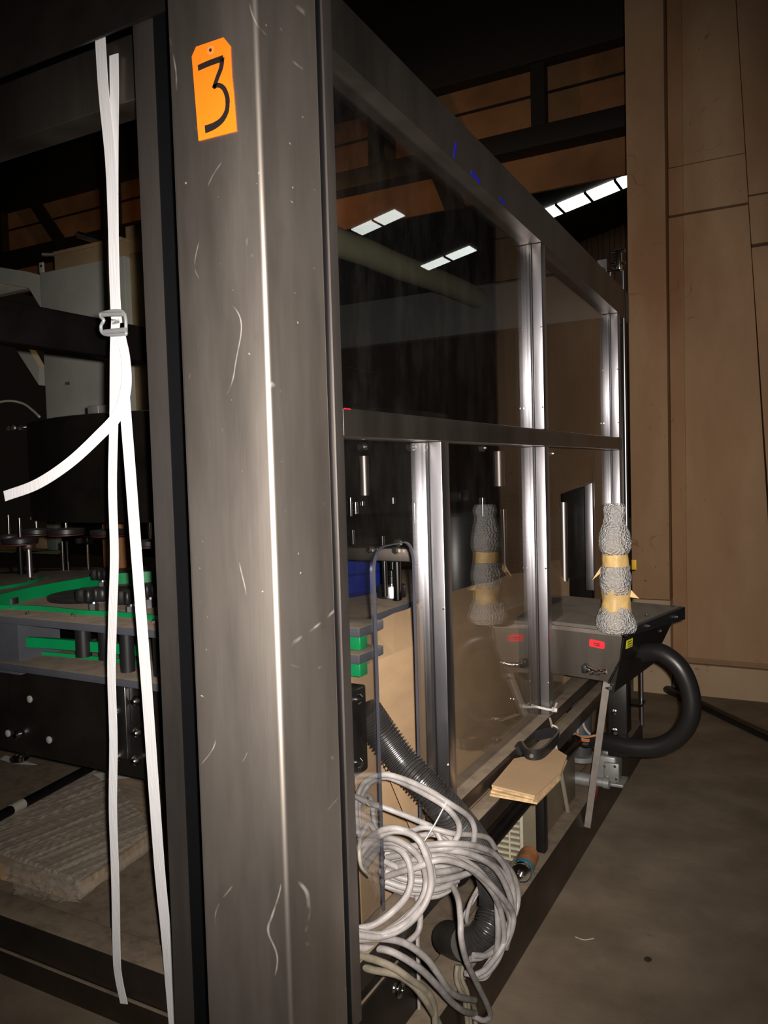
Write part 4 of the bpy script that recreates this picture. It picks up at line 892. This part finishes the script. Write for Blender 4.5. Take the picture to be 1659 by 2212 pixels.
# string and tie at the mullion foot
sg = thing('tied_string', (-.80, 2.60, .50), 'pale string and tie knotted round the foot of the middle mullion', 'string')
tube('tie_loop', [Vector((-.862, 2.585, .70)), Vector((-.83, 2.582, .695)), Vector((-.794, 2.590, .69)), Vector((-.792, 2.62, .69)), Vector((-.795, 2.65, .695))], .0045, mat('tie_white', (.6, .57, .52), .5), sg, 8)
rod('tie_head', (-.797, 2.60, .688), (-.78, 2.605, .686), .008, mat('tie_head_w', (.6, .57, .52), .5), sg, 8)
tube('string_end', [P(1188, 1552, X=-.785), P(1194, 1575, X=-.75), P(1199, 1600, X=-.74), P(1204, 1630, X=-.74)], .004, STRING, sg, 8)
tube('string_loop', [P(1192, 1566, X=-.75), P(1203, 1572, X=-.735), P(1207, 1592, X=-.73), P(1201, 1610, X=-.735)], .003, STRING, sg, 8)
tag(rod('thin_stake', P(1229, 1765, X=-.86), P(1206, 1640, X=-.80), .008, mat('pale_stake', (.42, .36, .28), .7)), 'thin pale stake leaning on the base beam behind the cardboard pad', 'stake')
tag(box('bubble_packet', (-.90, -.86), (2.70, 2.80), (.669, .76), BUBBLE, None, .012), 'small folded bubble wrap packet on the sill beyond the middle mullion', 'packaging')

# ------------------------------------------------------------------ under the rail: vent cabinet, motor, can
vc = thing('vent_cabinet', (-1.1, 2.9, .07), 'small tan cabinet with a cream vent grille under the rails', 'cabinet')
Yv = 2.62
a, c = P(1040, 1700, Y=Yv), P(1160, 1858, Y=Yv)
box('body', (a.x - .2, c.x), (Yv, Yv + .5), (.071, .46), TAN, vc, .006)
box('side_post', (c.x + .004, c.x + .035), (Yv - .02, Yv + .02), (.071, .48), DARKPAN, vc, .003)
g0, g1_ = P(1048, 1745, Y=Yv), P(1132, 1826, Y=Yv); gz0, gz1 = .135, .36
box('grille_frame', (g0.x, g0.x + .012), (Yv - .010, Yv - .001), (gz0, gz1), CREAM, vc, .002); box('grille_frame', (g1_.x - .012, g1_.x), (Yv - .010, Yv - .001), (gz0, gz1), CREAM, vc, .002)
nsl = 11
for i in range(nsl + 1):
    z = gz0 + (gz1 - gz0) * i / nsl; box('slat', (g0.x + .0125, g1_.x - .0125), (Yv - .010, Yv - .002), (z - .004, z + .004), CREAM, vc)
for t in (.33, .66):
    x = g0.x + (g1_.x - g0.x) * t; box('grille_rib', (x - .003, x + .003), (Yv - .0125, Yv - .0105), (gz0, gz1), CREAM, vc)
tag(tube('thin_wire', [Vector((g1_.x - .10, Yv - .02, .345)), Vector((g1_.x - .14, Yv - .03, .30)), Vector((g1_.x - .10, Yv - .03, .25)), Vector((g1_.x - .05, Yv - .03, .29)), Vector((g1_.x - .08, Yv - .03, .34)), Vector((g1_.x - .12, Yv - .03, .26)), Vector((g1_.x - .13, Yv - .02, .20))], .002, STRING, None, 6), 'thin pale wire looped over the cream vent grille', 'wire')
mo = thing('gear_motor', (-.75, 3.3, .187), 'small grey cast motor unit standing under the trough', 'motor')
q = P(1248, 1620, Y=3.25)
lathe('motor_barrel', [(.045, 0), (.045, .2), (.04, .22)], (q.x, 3.3, .30), mat('motor_grey', (.09, .09, .09), .4, .4), mo, 24)
for dz in (0,): lathe('motor_foot', [(.06, 0), (.06, .02)], (q.x, 3.3, .275), ALU, mo, 24)
q = P(1315, 1655, Y=3.2)
box('gear_case', (q.x - .045, q.x + .035), (3.17, 3.29), (q.z - .06, q.z + .05), ALU, mo, .008)
box('case_cover', (q.x - .01, q.x + .05), (3.155, 3.169), (q.z - .045, q.z + .03), ALU, mo, .004)
lathe('case_boss', [(.022, 0), (.022, .02), (.015, .026)], (q.x - .01, 3.22, q.z + .051), ALU, mo)
box('case_foot', (q.x - .05, q.x + .06), (3.18, 3.28), (q.z - .0745, q.z - .061), ALU, mo, .003)
for dx, dz in ((-.005, .015), (.04, -.03), (.0, -.03), (.035, .02)): bolt((q.x + dx, 3.1545, q.z + dz), (0, -1, 0), .006, .006, mo)
q2 = P(1270, 1685, Y=3.15); lathe('pipe_elbow', [(.025, -.06), (.025, 0), (.018, .004), (.018, .05), (.022, .052), (.022, .075)], (q2.x + .01, 3.15, q2.z), ALU, mo, 18, 'X')
tube('supply_hose', [(q2.x - .05, 3.15, q2.z), (q2.x - .1, 3.2, q2.z + .03), (q2.x - .15, 3.3, q2.z + .06)], .012, CABLE, mo)
tube('red_hose', [P(1290, 1692, Y=3.15), P(1288, 1710, Y=3.15), P(1284, 1728, Y=3.16)], .008, MAROON, mo)
# bent tubes hanging above the motor
for i, pt in enumerate((((1255, 1535), (1262, 1570), (1280, 1590), (1300, 1598)), ((1250, 1535), (1248, 1580), (1250, 1615)), ((1248, 1555), (1238, 1580)))):
    tag(tube('air_line', [P(a, b, Y=3.2 + .03 * i) for a, b in pt], .006, CABLE, None, 8), ('curved grey air line above the motor barrel', 'straight grey air line above the motor barrel', 'short slanting grey air line beside the rail')[i], 'air line')
# drinks can
ca = thing('metal_can', P(1130, 1905, Z=.187), 'empty metal can with a blue rim lying on the base beside the coil', 'can')
q = P(1126, 1888, Z=.2205)
dirv = Vector((-.02, .16, 0)).normalized(); s_ = q; 
def cyl(name, p0, p1, r, m): return sweep(name, [p0, p1], r, m, ca, 24)
cyl('can_body', s_ + dirv * .0405, s_ + dirv * .13, .032, CANO); cyl('blue_band', s_ + dirv * .021, s_ + dirv * .040, .0325, CANB)
V = []; F = []; N = 24; nx = dirv.cross(Vector((0, 0, 1)))
for r, d in ((.032, .0205), (.032, .004), (.033, 0), (.029, 0), (.027, .006), (.013, .006), (.012, .02)):
    for j in range(N): a = 2 * math.pi * j / N; V.append(s_ + dirv * d + (nx * math.cos(a) + Vector((0, 0, 1)) * math.sin(a)) * r)
for i in range(6):
    for j in range(N): F.append((i * N + j, i * N + (j + 1) % N, (i + 1) * N + (j + 1) % N, (i + 1) * N + j))
F.append(tuple(6 * N + j for j in range(N)))
mesh('can_end', V, F, CHROME, ca, True, sharp=30)
# black rope/flat cable on the floor at the right
fc = tag(tube('floor_cable', [P(a, b, Z=.03) for a, b in ((1440, 1488), (1515, 1522), (1580, 1553), (1659, 1590), (1800, 1655))], .028, HOSE, None, 14), 'black hose lying across the concrete floor at the right', 'hose')
# floor debris
tag(tube('straw', [P(1243, 2024, Z=.003), P(1262, 2030, Z=.003), P(1283, 2027, Z=.004)], .0018, STRING, None, 6), 'pale bit of straw on the floor beside the base beam', 'straw')
pb = P(1399, 2076, Z=0)
tag(lathe('pebble', [(.004, 0), (.010, .003), (.011, .007), (.006, .011)], pb, mat('dark_pebble', (.03, .022, .016), .8), None, 12, wob=.4), 'small dark pebble on the open floor at the bottom right', 'pebble')
